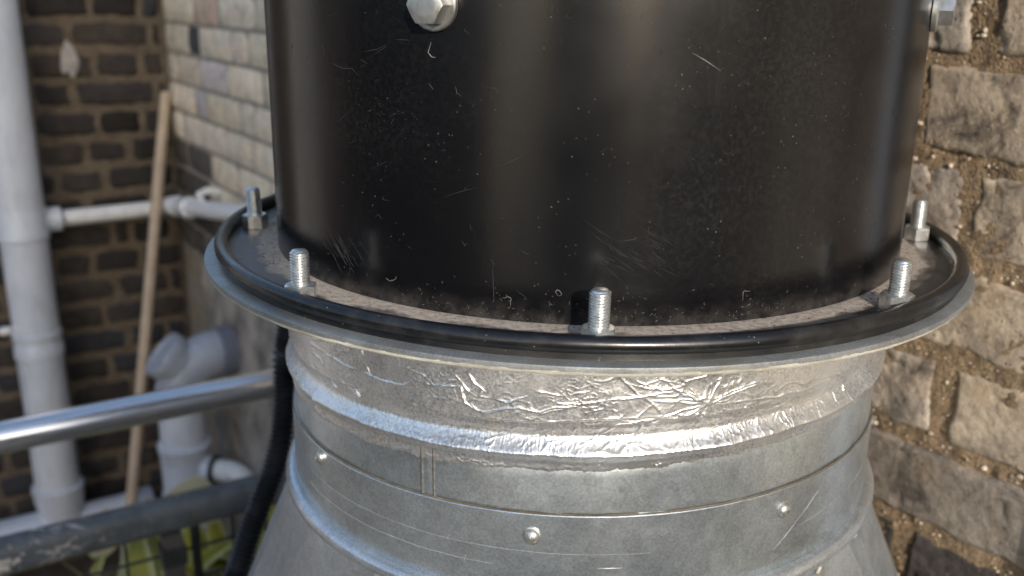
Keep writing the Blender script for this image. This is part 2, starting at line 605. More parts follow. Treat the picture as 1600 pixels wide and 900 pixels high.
for k in range(-4, 9):
    js = row_joints(k)
    for a, b in zip(js[:-1], js[1:]):
        mid = (a + b) / 2
        near = -0.42 < mid < 0.45
        jw = 0.006
        ja = JW.get((k, round(a, 4)), 0.011 if near else 0.010) / 2
        jb = JW.get((k, round(b, 4)), 0.011 if near else 0.010) / 2
        L = b - a - ja - jb
        H = PITCH - (0.0115 if near else 0.0095)
        zb = Z0 - PITCH * k + 0.006 + ramp_off(mid)
        if near:
            nx, ny = max(10, int(L / 0.0023)), 28
            me = brick_mesh('brick', L, H, 0.03, nx, ny, k * 31 + mid * 17, 0.0048, 0.0030, 0.0009, M['brick_near'])
        else:
            me = brick_mesh('brick', L, H, 0.03, 6, 4, k * 31 + mid * 17, 0.002, 0.004, 0.0008, M['brick_far'])
        rr = random.Random(int(1000 * mid) + k * 77)
        if near:
            c = np.array([0.445, 0.368, 0.278]) * rr.uniform(0.88, 1.12)
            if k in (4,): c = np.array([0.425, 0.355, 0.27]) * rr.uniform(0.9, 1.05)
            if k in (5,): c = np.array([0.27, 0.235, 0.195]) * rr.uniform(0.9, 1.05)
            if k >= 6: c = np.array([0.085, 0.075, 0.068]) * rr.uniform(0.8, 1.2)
            if k in (2, 4) and mid > -0.1: c = np.array([0.40, 0.348, 0.288])
            if k == 0 and mid > -0.09: c = np.array([0.34, 0.30, 0.25])
        else:
            c = np.array([0.74, 0.65, 0.51]) * rr.uniform(0.86, 1.10) + np.array([rr.uniform(-.01, .02), 0, rr.uniform(-.02, .02)])
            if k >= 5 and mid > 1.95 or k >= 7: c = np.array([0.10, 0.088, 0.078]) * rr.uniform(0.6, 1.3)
            for (kk, mm), cc in SPECIAL.items():
                if kk == k and abs(mm - mid) < 0.02: c = np.array(cc)
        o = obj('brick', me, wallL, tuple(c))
        o.location = (a + ja, rr.uniform(-0.0015, 0.0015), zb)
        if 0.1 < mid < 1.2: o.rotation_euler = (0, 0.0365, 0)
        count += 1
# bricks too far or hidden: joined
for k in range(-6, 22):
    for x in np.arange(-4.0, 2.2, 0.225):
        x = x + (0.112 if k % 2 else 0)
        if -4 <= k <= 8 and x > -0.98: continue
        if x + 0.2 > 2.2: continue
        z = Z0 - PITCH * k + 0.006 + ramp_off(x)
        if z < GZ: continue
        box(stuff_far, (x, -0.03, z), (x + 0.2 if not (-4 <= k <= 8) else min(x + 0.2, -0.865), -0.001, z + 0.064))
o = stuff_far.build('outlying_bricks', M['brick_far'], wallL, smooth=False, color=(0.30, 0.26, 0.20))
tag(o, kind='stuff')
# mortar: fine close to the duct, plain beyond
mv, nxg, nzg = [], 231, 233
for j in range(nzg):
    for i in range(nxg):
        x, z = -0.42 + 0.87 * i / (nxg - 1), -0.46 + 0.86 * j / (nzg - 1)
        y = -0.0026 + 0.0024 * fbm(x * 40, z * 40, 5.5) + 0.0022 * nz(x * 210, z * 210) + 0.0012 * nz(x * 420, z * 420, 3)
        mv.append((x, y, z))
mm = MB(); mm.add(mv, [q[::-1] for q in grid_faces(nzg, nxg, False)])
mm.build('mortar_bed', M['mortar_near'], wallL)
mm = MB()
box(mm, (-4.0, -0.22, GZ), (-0.4205, -0.008, 0.60)); box(mm, (0.4505, -0.22, GZ), (2.34, -0.008, 0.60))
box(mm, (-0.42, -0.22, GZ), (0.45, -0.03, 0.60))
mm.build('wall_core', M['mortar_pale'], wallL, smooth=False)
# grit and little pebbles standing in the near joints
ico_v = [Vector(p) for p in ((0, 0, 1), (.89, 0, .45), (.28, .85, .45), (-.72, .53, .45), (-.72, -.53, .45), (.28, -.85, .45),
         (.72, .53, -.45), (-.28, .85, -.45), (-.89, 0, -.45), (-.28, -.85, -.45), (.72, -.53, -.45), (0, 0, -1))]
ico_f = [(0, 1, 2), (0, 2, 3), (0, 3, 4), (0, 4, 5), (0, 5, 1), (1, 6, 2), (2, 7, 3), (3, 8, 4), (4, 9, 5), (5, 10, 1),
         (6, 7, 2), (7, 8, 3), (8, 9, 4), (9, 10, 5), (10, 6, 1), (11, 7, 6), (11, 8, 7), (11, 9, 8), (11, 10, 9), (11, 6, 10)]
pb = MB()
rr = random.Random(11)
for _ in range(1500):
    k = rr.randint(-2, 7)
    if rr.random() < 0.72:
        s = rr.uniform(-0.36, 0.3); z = Z0 - PITCH * (k - 1) - PITCH + rr.gauss(0, 0.0032) + ramp_off(s)
    else:
        js = [j for j in row_joints(k) if -0.36 < j < 0.3]
        if not js: continue
        s = rr.choice(js) + rr.gauss(0, 0.0035); z = Z0 - PITCH * k + rr.uniform(0, PITCH)
    big = rr.random() < 0.06
    r = rr.uniform(0.0018, 0.0034) if big else rr.uniform(0.0005, 0.0014)
    y = -0.0017 + rr.uniform(-0.001, 0.0012)
    sc = Vector((rr.uniform(.7, 1.5), rr.uniform(.6, 1), rr.uniform(.6, 1.1)))
    pb.add([(s + p.x * r * sc.x, y + p.y * r * sc.y, z + p.z * r * sc.z) for p in ico_v], ico_f)
tag(pb.build('mortar_grit', M['pebble'], wallL, sharp=80), kind='stuff')
# cement render with a ragged edge over the foot of the far end
rn, rm_ = 40, 44
rv = []
for j in range(rm_):
    for i in range(rn):
        u, w = i / (rn - 1), j / (rm_ - 1)
        top = -0.50 + 0.035 * fbm(u * 5, 3.3) + 0.05 * u
        left = 1.98 + 0.05 * fbm(w * 6, 9.1) - 0.03 * w
        x = left + (0.62 - left) * u
        z = top + (GZ - top) * w
        edge = min(u, w) * 12
        rv.append((x, 0.006 + 0.008 * min(1, edge) + 0.004 * fbm(x * 8, z * 8), z))
mm = MB(); mm.add(rv, grid_faces(rm_, rn, False))
mm.build('render_patch', M['render'], wallL, color=(1, 1, 1))

# ---- dark wall square to it on the left: local x runs left from the corner, y into the yard
ROT_D = R(212.0)
wallD = thing('brick_wall', 'sooty dark brick wall with brown mortar behind the tall soil stack', 'brick wall', (-0.98020, 1.98959, 0), ROT_D)
KD = Vector((-0.98020, 1.98959, 0))
DX, DY = Vector((math.cos(ROT_D), math.sin(ROT_D), 0)), Vector((-math.sin(ROT_D), math.cos(ROT_D), 0))
def onD(s_left, off, z):
    return KD + DX * s_left + DY * off + Vector((0, 0, z))
DZ0, DP = 0.0799, 0.0748
DFIX = {0: [0.053, 0.172, 0.33], 1: [0.03, 0.228, 0.40], 2: [0.063, 0.18, 0.335], 3: [0.03, 0.236, 0.335], 4: [0.07, 0.182, 0.34],
        6: [0.05, 0.18, 0.30], 7: [0.07, 0.235, 0.34], 8: [0.022, 0.13, 0.175, 0.36], 9: [0.11, 0.235, 0.33], 10: [0.04, 0.18, 0.36]}
for k in range(-2, 20):
    rr = random.Random(k * 13 + 5)
    js = [0.0] + list(DFIX.get(k, [0.06 + 0.05 * (k % 2), 0.16 + 0.06 * (k % 2), 0.34]))
    while js[-1] < 1.15:
        js.append(js[-1] + rr.choice([0.17, 0.2, 0.1]))
    for a, b in zip(js[:-1], js[1:]):
        L = b - a - 0.017
        if L < 0.012: continue
        mid = (a + b) / 2
        me = brick_mesh('brick', L, DP - 0.0190, 0.03, 9, 6, k * 17 + mid * 29, 0.0065, 0.004, 0.0016, M['brick_far'])
        c = np.array([0.046, 0.041, 0.039]) * rr.uniform(0.6, 1.35)
        if rr.random() < 0.22: c = np.array([0.045, 0.047, 0.053])
        if rr.random() < 0.12: c = np.array([0.062, 0.053, 0.046])
        o = obj('brick', me, wallD, tuple(c))
        o.location = (a + 0.0085, rr.uniform(-0.002, 0.002), DZ0 - DP * k + 0.0095 + rr.uniform(-0.001, 0.001))
        o.rotation_euler = (0, rr.uniform(-0.012, 0.012), 0)
df = MB()
for k in range(-6, 22):
    for x in np.arange(0, 5.0, 0.225):
        x = x + (0.112 if k % 2 else 0)
        if -2 <= k < 20 and x < 1.36: continue
        z = DZ0 - DP * k + 0.010
        if z < GZ: continue
        box(df, (x, -0.03, z), (x + 0.2, -0.001, z + 0.055))
tag(df.build('outlying_bricks', M['brick_far'], wallD, smooth=False, color=(0.058, 0.05, 0.047)), kind='stuff')
mv = []
for j in range(120):
    for i in range(90):
        x, z = 1.36 * i / 89, -1.55 + 1.95 * j / 119
        mv.append((x, -0.006 + 0.004 * fbm(x * 22, z * 22, 8.5), z))
mm = MB(); mm.add(mv, grid_faces(120, 90, False))
mm.build('mortar_bed', M['mortar_dark'], wallD)
mm = MB(); box(mm, (-0.30, -0.22, GZ), (5.0, -0.0125, 0.60))
mm.build('wall_core', M['mortar_dark'], wallD, smooth=False)
# dried splash on two bricks
mm = MB()
bn = 26
pts = [(0, 0, 0)]
for i in range(bn):
    a = 2 * math.pi * i / bn
    rx = 0.019 * (1 + 0.5 * nz(math.cos(a) * 1.3, math.sin(a) * 1.3, 4)) ; rz = 0.044 * (1 + 0.5 * nz(math.cos(a) * 1.6, math.sin(a) * 1.6, 9))
    x, z = rx * math.cos(a), rz * math.sin(a)
    pts.append((x - 0.18 * z * (1 if z < 0 else -0.8), 0, z))
top = [(p[0], 0.0045, p[2]) for p in pts]
low = [(p[0], -0.006, p[2]) for p in pts[1:]]
mm.add(top + low, [(0, 1 + i, 1 + (i + 1) % bn) for i in range(bn)] + [(1 + i, bn + 1 + i, bn + 1 + (i + 1) % bn, 1 + (i + 1) % bn) for i in range(bn)])
o = mm.build('paint_splash', M['white_blot'], wallD); o.location = (0.232, 0.0, -0.022)

# added on the walls out of view, to mirror as grey strips in the casing
t = thing('reflected_strip', 'flat grey plastic strip added out of view on the tan brick wall for the casing to mirror', 'added_strip', onL0 := Vector((0.23471, 0.15547, 0)))  # added grey strip, there only to mirror in the casing
mm = MB(); box(mm, (-0.268, 0.001, -1.4), (-0.222, 0.014, 0.58)); o = mm.build('strip_body', M['pvc'], t, smooth=False); o.rotation_euler = (0, 0, ROT_L)
mm = MB(); box(mm, (-0.265, 0.0142, -1.39), (-0.225, 0.0165, 0.57)); o = mm.build('strip_lid', M['pvc'], t, smooth=False); o.rotation_euler = (0, 0, ROT_L)
t = thing('added_door', 'plain grey leaf and frame added out of view on the dark brick wall for the casing to mirror', 'added_door', KD, ROT_D)  # added panel, gives the casing a grey reflected band
mm = MB(); box(mm, (1.50, 0.001, GZ + 0.01), (2.2, 0.03, 0.45)); mm.build('door_leaf', M['added_door'], t, smooth=False)
mm = MB()
box(mm, (1.44, 0.001, GZ), (1.498, 0.05, 0.51)); box(mm, (2.202, 0.001, GZ), (2.26, 0.05, 0.51)); box(mm, (1.4985, 0.001, 0.452), (2.2015, 0.048, 0.51))
mm.build('door_frame', M['pvc'], t, smooth=False)
mm = MB(); ringed(mm, (2.1, 0.03, -0.5), (2.1, 0.1, -0.5), [(0, 0.026), (0.006, 0.026), (0.007, 0.010), (0.04, 0.010), (0.042, 0.022), (0.06, 0.024), (0.068, 0.016)], 20); mm.build('door_knob', M['zinc'], t)

# ---- unseen blocks added: near one shades the far corner, others tone the casing's reflections
def block(name, label, lo, hi, mat):
    t = thing(name, label, 'added block', ((lo[0] + hi[0]) / 2, hi[1], GZ))
    w, d_, h = (hi[0] - lo[0]) / 2, hi[1] - lo[1], hi[2] - GZ
    mm = MB(); box(mm, (-w, -d_, 0), (w, 0, h)); mm.build('wall', mat, t, smooth=False)
    mm = MB(); box(mm, (-w - 0.03, -d_ - 0.04, h), (w + 0.03, 0.04, h + 0.07)); mm.build('coping', M['render'], t, smooth=False, color=(1, 1, 1))
block('shade_block', 'plain narrow block added unseen behind the viewpoint to shade the far corner of the yard', (-0.85, -4.2, GZ), (0.47, -3.0, 2.1), M['block'])  # invented block, placed to keep sun off the left background
t = thing('added_pale_wall', 'long pale wall added unseen behind the viewpoint on the left for the casing to mirror', 'wall', (-3.34, -4.6, GZ), math.atan2(-0.966, -0.26))  # invented pale wall, angled to mirror as a tan band in the casing
mm = MB(); box(mm, (0, -3.0, 0), (34, 0, 2.1)); mm.build('wall', M['pale_wall'], t, smooth=False)
t2 = thing('added_dark_wall', 'dark wall added unseen on the far left to darken reflections in the casing', 'wall', onD0 := (KD + DX * 4.9 + DY * 0.05 + Vector((0, 0, GZ))), math.atan2(-0.834, 0.552))  # invented wall, darkens what the casing mirrors on its left
mw = MB(); box(mw, (0, -0.2, 0), (4.2, 0, 2.25)); mw.build('wall', M['block_dark'], t2, smooth=False)
mw = MB(); box(mw, (-0.02, -0.23, 2.25), (4.22, 0.03, 2.31)); mw.build('coping', M['block'], t2, smooth=False)
mm = MB(); box(mm, (-0.04, -3.04, 2.1), (34.04, 0.04, 2.17)); mm.build('coping', M['block'], t, smooth=False)
block('added_dark_block', 'low dark block added unseen behind on the right to darken reflections in the casing', (1.22, -6.0, GZ), (3.4, -4.6, 0.75), M['block_dark'])  # invented block, darkens what the casing mirrors on its right

# ================================================================== BLACK FAN CASING
RC = 0.2
fan = thing('fan_casing', 'large round black painted metal fan casing with bolted flange above the silver duct', 'fan casing')
mb = MB()
lathe(mb, [(0.1985, -0.003), (0.1985, 0.9), (0.2, 0.9), (0.2, 0.896), (0.2, 0.0030), (0.2, 0.0)], 240, flip=True)
mb.build('shell', M['black'], fan, sharp=50)
mb = MB(); lathe(mb, [(0.0, 0.895), (0.1984, 0.895), (0.1984, 0.890), (0.0, 0.890)], 96, flip=True)
mb.build('top_plate', M['black'], fan)
mb = MB()
ann = [(0.2, 0.0)] + [(0.2018 + 0.0265 * i / 8, 0.0002 - 0.0006 * i / 8) for i in range(9)]
lathe(mb, ann + [(0.2283, -0.0026), (0.2, -0.0026)], 240, flip=False)
mb.build('flange', M['flange'], fan)
# rolled bead
prof = []
cx_, cz_, rx_, rz_ = 0.2339, 0.0030, 0.0043, 0.0043
for i in range(33):
    a = math.pi * 1.22 - (math.pi * 1.66) * i / 32
    prof.append((cx_ + rx_ * math.cos(a), cz_ + rz_ * math.sin(a)))
prof = [(0.2280, -0.0005)] + prof + [(0.2352, -0.0041), (0.2280, -0.0041)]
mb = MB(); lathe(mb, prof, 300, flip=True)
mb.build('rolled_edge', M['bead'], fan)

def bolt_mesh():
    mb = MB()
    P, n = 0.0015, 28
    z0, z1, rmaj, rmin = -0.004, 0.0262, 0.00495, 0.0041
    rows = int((z1 - z0) / P * 8)
    v = []
    for i in range(rows + 1):
        z = z0 + (z1 - z0) * i / rows
        for j in range(n):
            a = 2 * math.pi * j / n
            ph = (z / P - j / n) % 1.0
            tri = abs(2 * ph - 1)
            r = rmin + (rmaj - rmin) * min(1.0, max(0.0, tri * 1.5 - 0.2))
            dz = z1 - z
            if dz < 0.0011: r = min(r, rmin - 0.0006 + dz * 0.95)
            v.append((r * math.cos(a), r * math.sin(a), z))
    f = grid_faces(rows + 1, n, True)
    f.append(tuple(rows * n + j for j in range(n)))
    mb.add(v, f)
    return mb.mesh('flange_bolt', M['zinc'], True, 50)

def hex_mesh(name, af, h, rin, mat, n=72, dome=0.0, chamfer=True):
    """hex prism, chamfered top; rin > 0 leaves a bore"""
    mb = MB()
    def hr(a):
        b = (a % (math.pi / 3)) - math.pi / 6
        return af / 2 / math.cos(b)
    v = []
    ci = af / 2 * 0.955
    for lvl in range(5):
        for j in range(n):
            a = 2 * math.pi * j / n
            r = hr(a)
            drop = (r - ci) * 0.55
            if lvl == 0: q = (r, 0.0)
            elif lvl == 1: q = (r, h - drop)
            elif lvl == 2: q = (ci, h)
            elif lvl == 3: q = (max(rin, ci * 0.6), h + dome)
            else: q = (rin if rin > 0 else 0.0004, h + dome if rin == 0 else h - 0.0006)
            v.append((q[0] * math.cos(a), q[0] * math.sin(a), q[1]))
    f = grid_faces(5, n, True)
    if rin == 0: f.append(tuple(4 * n + j for j in range(n)))
    mb.add(v, f)
    return mb.mesh(name, mat, True, 25)

bolt_me, nut_me = bolt_mesh(), hex_mesh('nut', 0.0148, 0.0086, 0.0046, M['zinc'])
PCD = 0.2235
for i, ph in enumerate([-88.5, -43.0, -2.0, 41.7, 86.4, 134, 179, -134]):
    pr = {-43.0: 0.2265, -2.0: 0.2262, -88.5: 0.2190, 86.4: 0.2205}.get(ph, PCD)
    b = obj('flange_bolt', bolt_me, fan)
    b.location = on_cyl(ph, 0.0, pr)
    b.rotation_euler = (R([0.8, -0.6, 0.5, -1.0, 0.6, 0, 0, 0][i]), R([-1.5, 1.0, -0.9, -1.6, 0.4, 0, 0, 0][i]), R(40 * i))
    nobj = obj('nut', nut_me, b)
    nobj.rotation_euler = (0, 0, R([12, 33, 20, 48, 5, 0, 30, 10][i] - 40 * i))
# radial bolts through the shell
head_me = hex_mesh('casing_bolt', 0.0160, 0.0080, 0.0, M['screw'], dome=0.0003)
wm = MB(); lathe(wm, [(0.0, 0.0022), (0.0108, 0.0022), (0.0115, 0.0015), (0.0115, -0.001), (0.0, -0.001)], 40, flip=True)
wash_me = wm.mesh('washer', M['screw'])
for i in range(4):
    ph = -24.5 + 90 * i
    b = obj('casing_bolt', head_me, fan)
    p = on_cyl(ph, 0.1455, 0.2012)
    b.rotation_euler = radial(p).to_track_quat('Z', 'Y').to_euler()
    b.location = p + radial(p) * 0.002
    w = obj('washer', wash_me, b); w.location = (0, 0, -0.002)

# scratches, fibres and lint stuck to the shell
SCR = [[(8.97,126.8),(10.82,123.5),(12.92,119.1)],[(-25.23,129.1),(-25.73,124.5),(-25.25,122.6),(-24.58,122.4)],[(-25.73,124.5),(-25.06,122.3)],[(-43.61,117.0),(-41.17,114.7),(-39.11,115.1),(-37.85,112.0)],[(-37.49,119.6),(-35.91,117.8)],[(-34.66,122.4),(-32.34,126.6)],[(-30.69,129.7),(-28.6,129.6)],[(-36.57,123.3),(-34.05,124.9),(-32.45,127.1)],[(-25.68,110.7),(-25.01,107.9)],[(-21.69,109.9),(-21.51,106.8),(-20.77,105.5)],[(-16.3,25.3),(-16.08,9.3)]]
rr = random.Random(5)
sc, fb = MB(), MB()
def cyl_path(pl, r):
    out = []
    for (p0, z0), (p1, z1) in zip(pl[:-1], pl[1:]):
        n = max(2, int(abs(p1 - p0) / 0.6) + 1)
        for i in range(n): out.append(on_cyl(p0 + (p1 - p0) * i / n, z0 + (z1 - z0) * i / n, r))
    out.append(on_cyl(pl[-1][0], pl[-1][1], r))
    return out
for i, pl in enumerate(SCR):
    ribbon(fb if i in (0, 1, 2) else sc, cyl_path([(p, z / 1000) for p, z in pl], 0.20012), 0.00042 if i in (0, 1, 2) else 0.00035, radial)
def hatch(p0, z0, ang, ln, n, spread, w=0.00022):
    for _ in range(n):
        a = ang + rr.gauss(0, 5)
        l = ln * rr.uniform(0.3, 1.1)
        cp, cz = p0 + rr.gauss(0, spread), z0 + rr.gauss(0, spread * 0.0022)
        bend = rr.uniform(-0.25, 0.25)
        pl = []
        for t in (-.5, -.25, 0, .25, .5):
            aa = R(a) + bend * t
            pl.append((cp + math.degrees(math.cos(aa) * l * t / 0.2), cz + math.sin(aa) * l * t))
        if min(z for _, z in pl) < 0.004: continue
        ribbon(sc, cyl_path(pl, 0.20011), w, radial)
hatch(-43, 0.020, -48, 0.014, 30, 2.2, 0.00015)
hatch(3, 0.036, -33, 0.020, 26, 2.6, 0.00015)
hatch(-10, 0.08, 20, 0.02, 8, 22)
def curl(p, z, n, step, w, target):
    a = rr.uniform(0, 2 * math.pi)
    pl = [(p, z)]
    for _ in range(n):
        a += rr.gauss(0, 0.75)
        p += math.degrees(math.cos(a) * step / 0.2); z = max(0.0012, z + math.sin(a) * step)
        pl.append((p, z))
    ribbon(target, cyl_path(pl, 0.20012), w, radial)
for _ in range(130):
    curl(rr.choice([rr.uniform(-70, 70), rr.gauss(-22, 9), rr.gauss(2, 6), rr.gauss(20, 8)]), 0.0015 + abs(rr.gauss(0, 0.0075)), rr.randint(1, 3), 0.0006, 0.00016, fb)
for _ in range(60):
    curl(rr.uniform(-60, 60), rr.uniform(0.01, 0.16), rr.randint(2, 9), 0.0008, 0.0002, sc)
for _ in range(4):
    curl(rr.uniform(-35, 45), rr.uniform(0.005, 0.02), 8, 0.0011, 0.0003, fb)
for _ in range(70):
    p, z = (rr.uniform(-65, 65), rr.uniform(0.003, 0.16)) if rr.random() < 0.55 else (rr.gauss(-31, 4), rr.gauss(0.093, 0.006))
    if z < 0.002: continue
    curl(p, z, 1, 0.00028, 0.00022, fb)
tag(fb.build('dust_fibres', M['fibre'], fan, sharp=80), kind='stuff')
tag(sc.build('scratches', M['scratch'], fan, sharp=80), kind='stuff')
# crumbs of dirt lying on the flange
cr = MB()
for _ in range(300):
    ph, rad_ = rr.uniform(-115, 115), 0.2015 + abs(rr.gauss(0, 0.006))
    if rad_ > 0.226: continue
    q = on_cyl(ph, 0.0004, rad_); r = rr.uniform(0.0002, 0.0006)
    cr.add([(q.x + p.x * r * 1.4, q.y + p.y * r, q.z + p.z * r * 0.6) for p in ico_v], ico_f)
tag(cr.build('dirt_crumbs', m_simple("dry_dirt", (0.24, 0.18, 0.125), (0.09, 0.07, 0.05), 60, 0.95, 0), fan, sharp=80), kind='stuff')

# ================================================================== GALVANISED DUCT
duct = thing('duct', 'round galvanised duct with foil taped neck and flared skirt under the black casing', 'duct')
mb = MB()
lathe(mb, [(0.19, -0.0042), (0.2424, -0.0042), (0.2430, -0.0045), (0.2431, -0.0050), (0.2431, -0.0070), (0.2427, -0.0074), (0.19, -0.0074)], 260, flip=True)
fr = mb.build('flange_plate', M['galv2'], duct); fr.location = (-0.0013, 0, 0)
# lumpy cream sealant run round the front of the plate's rim
sv = []
phs = [R(a) for a in np.linspace(-80, 62, 330)]
rows = 7
for i in range(rows):
    a = math.pi * (i / (rows - 1)) - math.pi / 2
    for p in phs:
        d = math.degrees(p)
        fade = min(1, max(0, (d + 80) / 12)) * min(1, max(0, (62 - d) / 30))
        th = fade * (0.0005 + 0.0003 * fbm(p * 14, 2.2) + 0.0002 * nz(p * 90, 3))
        r = 0.2426 + max(0.00005, th) * math.cos(a)
        z = -0.0066 + (0.0007 + 0.0008 * fade * (0.8 + 0.5 * nz(p * 30, 7))) * math.sin(a) - 0.0008 * fade
        sv.append((r * math.sin(p) - 0.0013, -r * math.cos(p), z))
mb = MB(); mb.add(sv, grid_faces(rows, len(phs), False)); mb.build('rim_sealant', M['cream'], duct)
# sleeves
RU, RL = 0.1950, 0.1967
mb = MB(); lathe(mb, [(RU, -0.0075, 0.0), (RU, -0.030, .02), (0.1920, -0.050, .042), (0.1920, -0.068, .042), (0.1932, -0.0745, .05), (0.1942, -0.0785, .058), (RU, -0.0835, .055), (RU, -0.12, .024)], 220, flip=True); mb.build('upper_sleeve', M['galv'], duct)
mb = MB()
lathe(mb, [(RU - 0.0008, -0.1044, .024), (RL - 0.0003, -0.1044, .024), (RL, -0.1048, .024), (RL, -0.1078, .024), (RL, -0.150, .016), (RL, -0.17, .015)], 220, flip=True)
mb.build('lower_sleeve', M['galv'], duct)
# brown sealant squeezed along the joint
sv = []
phs = [R(a) for a in np.linspace(-100, 100, 420)]
for i in range(6):
    a = math.pi * i / 5
    for p in phs:
        wv = 0.0006 + 0.0004 * fbm(p * 11, 1.1) + 0.0002 * nz(p * 80, 6)
        r = RU + 0.0002 + wv * 0.9 * math.sin(a) + 0.0008
        x = r * math.sin(p)
        sv.append((x, -r * math.cos(p), -0.1038 + wv * math.cos(a) + 0.024 * x))
mb = MB(); mb.add(sv, [q[::-1] for q in grid_faces(6, len(phs), False)]); mb.build('joint_sealant', M['sealant'], duct)
# rolled lip at the foot of the sleeve
lp = []
for i in range(15):
    a = math.pi * 0.75 - math.pi * 1.35 * i / 14
    lp.append((0.1986 + 0.0050 * math.cos(a), -0.1575 + 0.0050 * math.sin(a)))
mb = MB(); lathe(mb, lp, 220, tilt=0.015, flip=True); mb.build('collar_lip', M['galv3'], duct)
# standing seam on the upper sleeve
mb = MB()
for a0, a1, h in ((-28.9, -28.2, .0011), (-28.2, -26.6, .0006), (-26.6, -26.1, .0012)):
    pv = [RU + h * q for q in (0.2, 1, 1, 0.2)]
    ph = [R(a) for a in np.linspace(a0, a1, 4)]
    v, zt, zb = [], -0.070, -0.1042
    for zz in (zt, zb):
        for r, p in zip(pv, ph): v.append((r * math.sin(p), -r * math.cos(p), zz + 0.024 * r * math.sin(p)))
    mb.add(v, [(0, 4, 5, 1), (1, 5, 6, 2), (2, 6, 7, 3)])
mb.build('seam', M['galv'], duct)
mb = MB()
for a in (-28.55, -26.35):
    tube(mb, [on_cyl(a + 0.05 * nz(z * 300, a), z + 0.024 * -0.09, RU + 0.0012) for z in np.linspace(-0.074, -0.1036, 14)], lambda i: 0.00036 + 0.00025 * nz(i * 0.9, 4), 8)
mb.build('seam_rust', m_simple("rust_stain", (0.085, 0.065, 0.04), (0.04, 0.03, 0.022), 90, 0.9, 0.3), duct)
# tek screws
sm = MB()
dome = [(0.0043 * math.cos(a), 0.0030 * math.sin(a)) for a in np.linspace(0, math.pi / 2 * 0.86, 8)]
lathe(sm, [(0.0049, -0.0012), (0.0049, 0.0004), (0.0043, 0.0006)] + dome + [(0.0011, 0.0027), (0.0008, 0.0012), (0.00001, 0.0012)], 28, flip=False)
screw_me = sm.mesh('screw', M['screw'])
for k in range(8):
    ph = [-53.8, -10.2, 31.3, 76, 121, 166, -149, -104][k]
    z = [-0.1134, -0.1175, -0.1146, -0.116, -0.116, -0.116, -0.116, -0.114][k]
    p = on_cyl(ph, z, RL + 0.0006)
    s = obj('screw', screw_me, duct); s.location = p
    s.rotation_euler = (radial(p) + Vector((0, 0, 0.05))).to_track_quat('Z', 'Y').to_euler()
# fine scratches on the lower sleeve
mb = MB()
def zs(ph0, ph1, z, w, dz=0.0, n=30):
    P = [on_cyl(ph0 + (ph1 - ph0) * i / n, 0, RL + 0.00012) for i in range(n + 1)]
    for i, p in enumerate(P): p.z = z + dz * i / n + 0.018 * p.x + 0.0003 * nz(i * 0.4, z * 900)
    ribbon(mb, P, w, radial)
zs(-66, 8, -0.1265, 0.00018); zs(-60, -16, -0.1365, 0.00028); zs(0, 3.6, -0.1345, 0.0005); zs(40, 30, -0.114, 0.00018, -0.026); zs(35, 62, -0.131, 0.0002, 0.006)
zs(-24, -23.5, -0.128, 0.0003, 0.004, 4); zs(-21, -20.7, -0.139, 0.0003, 0.005, 4)
tag(mb.build('scratches', M['gscratch'], duct, sharp=80), kind='stuff')

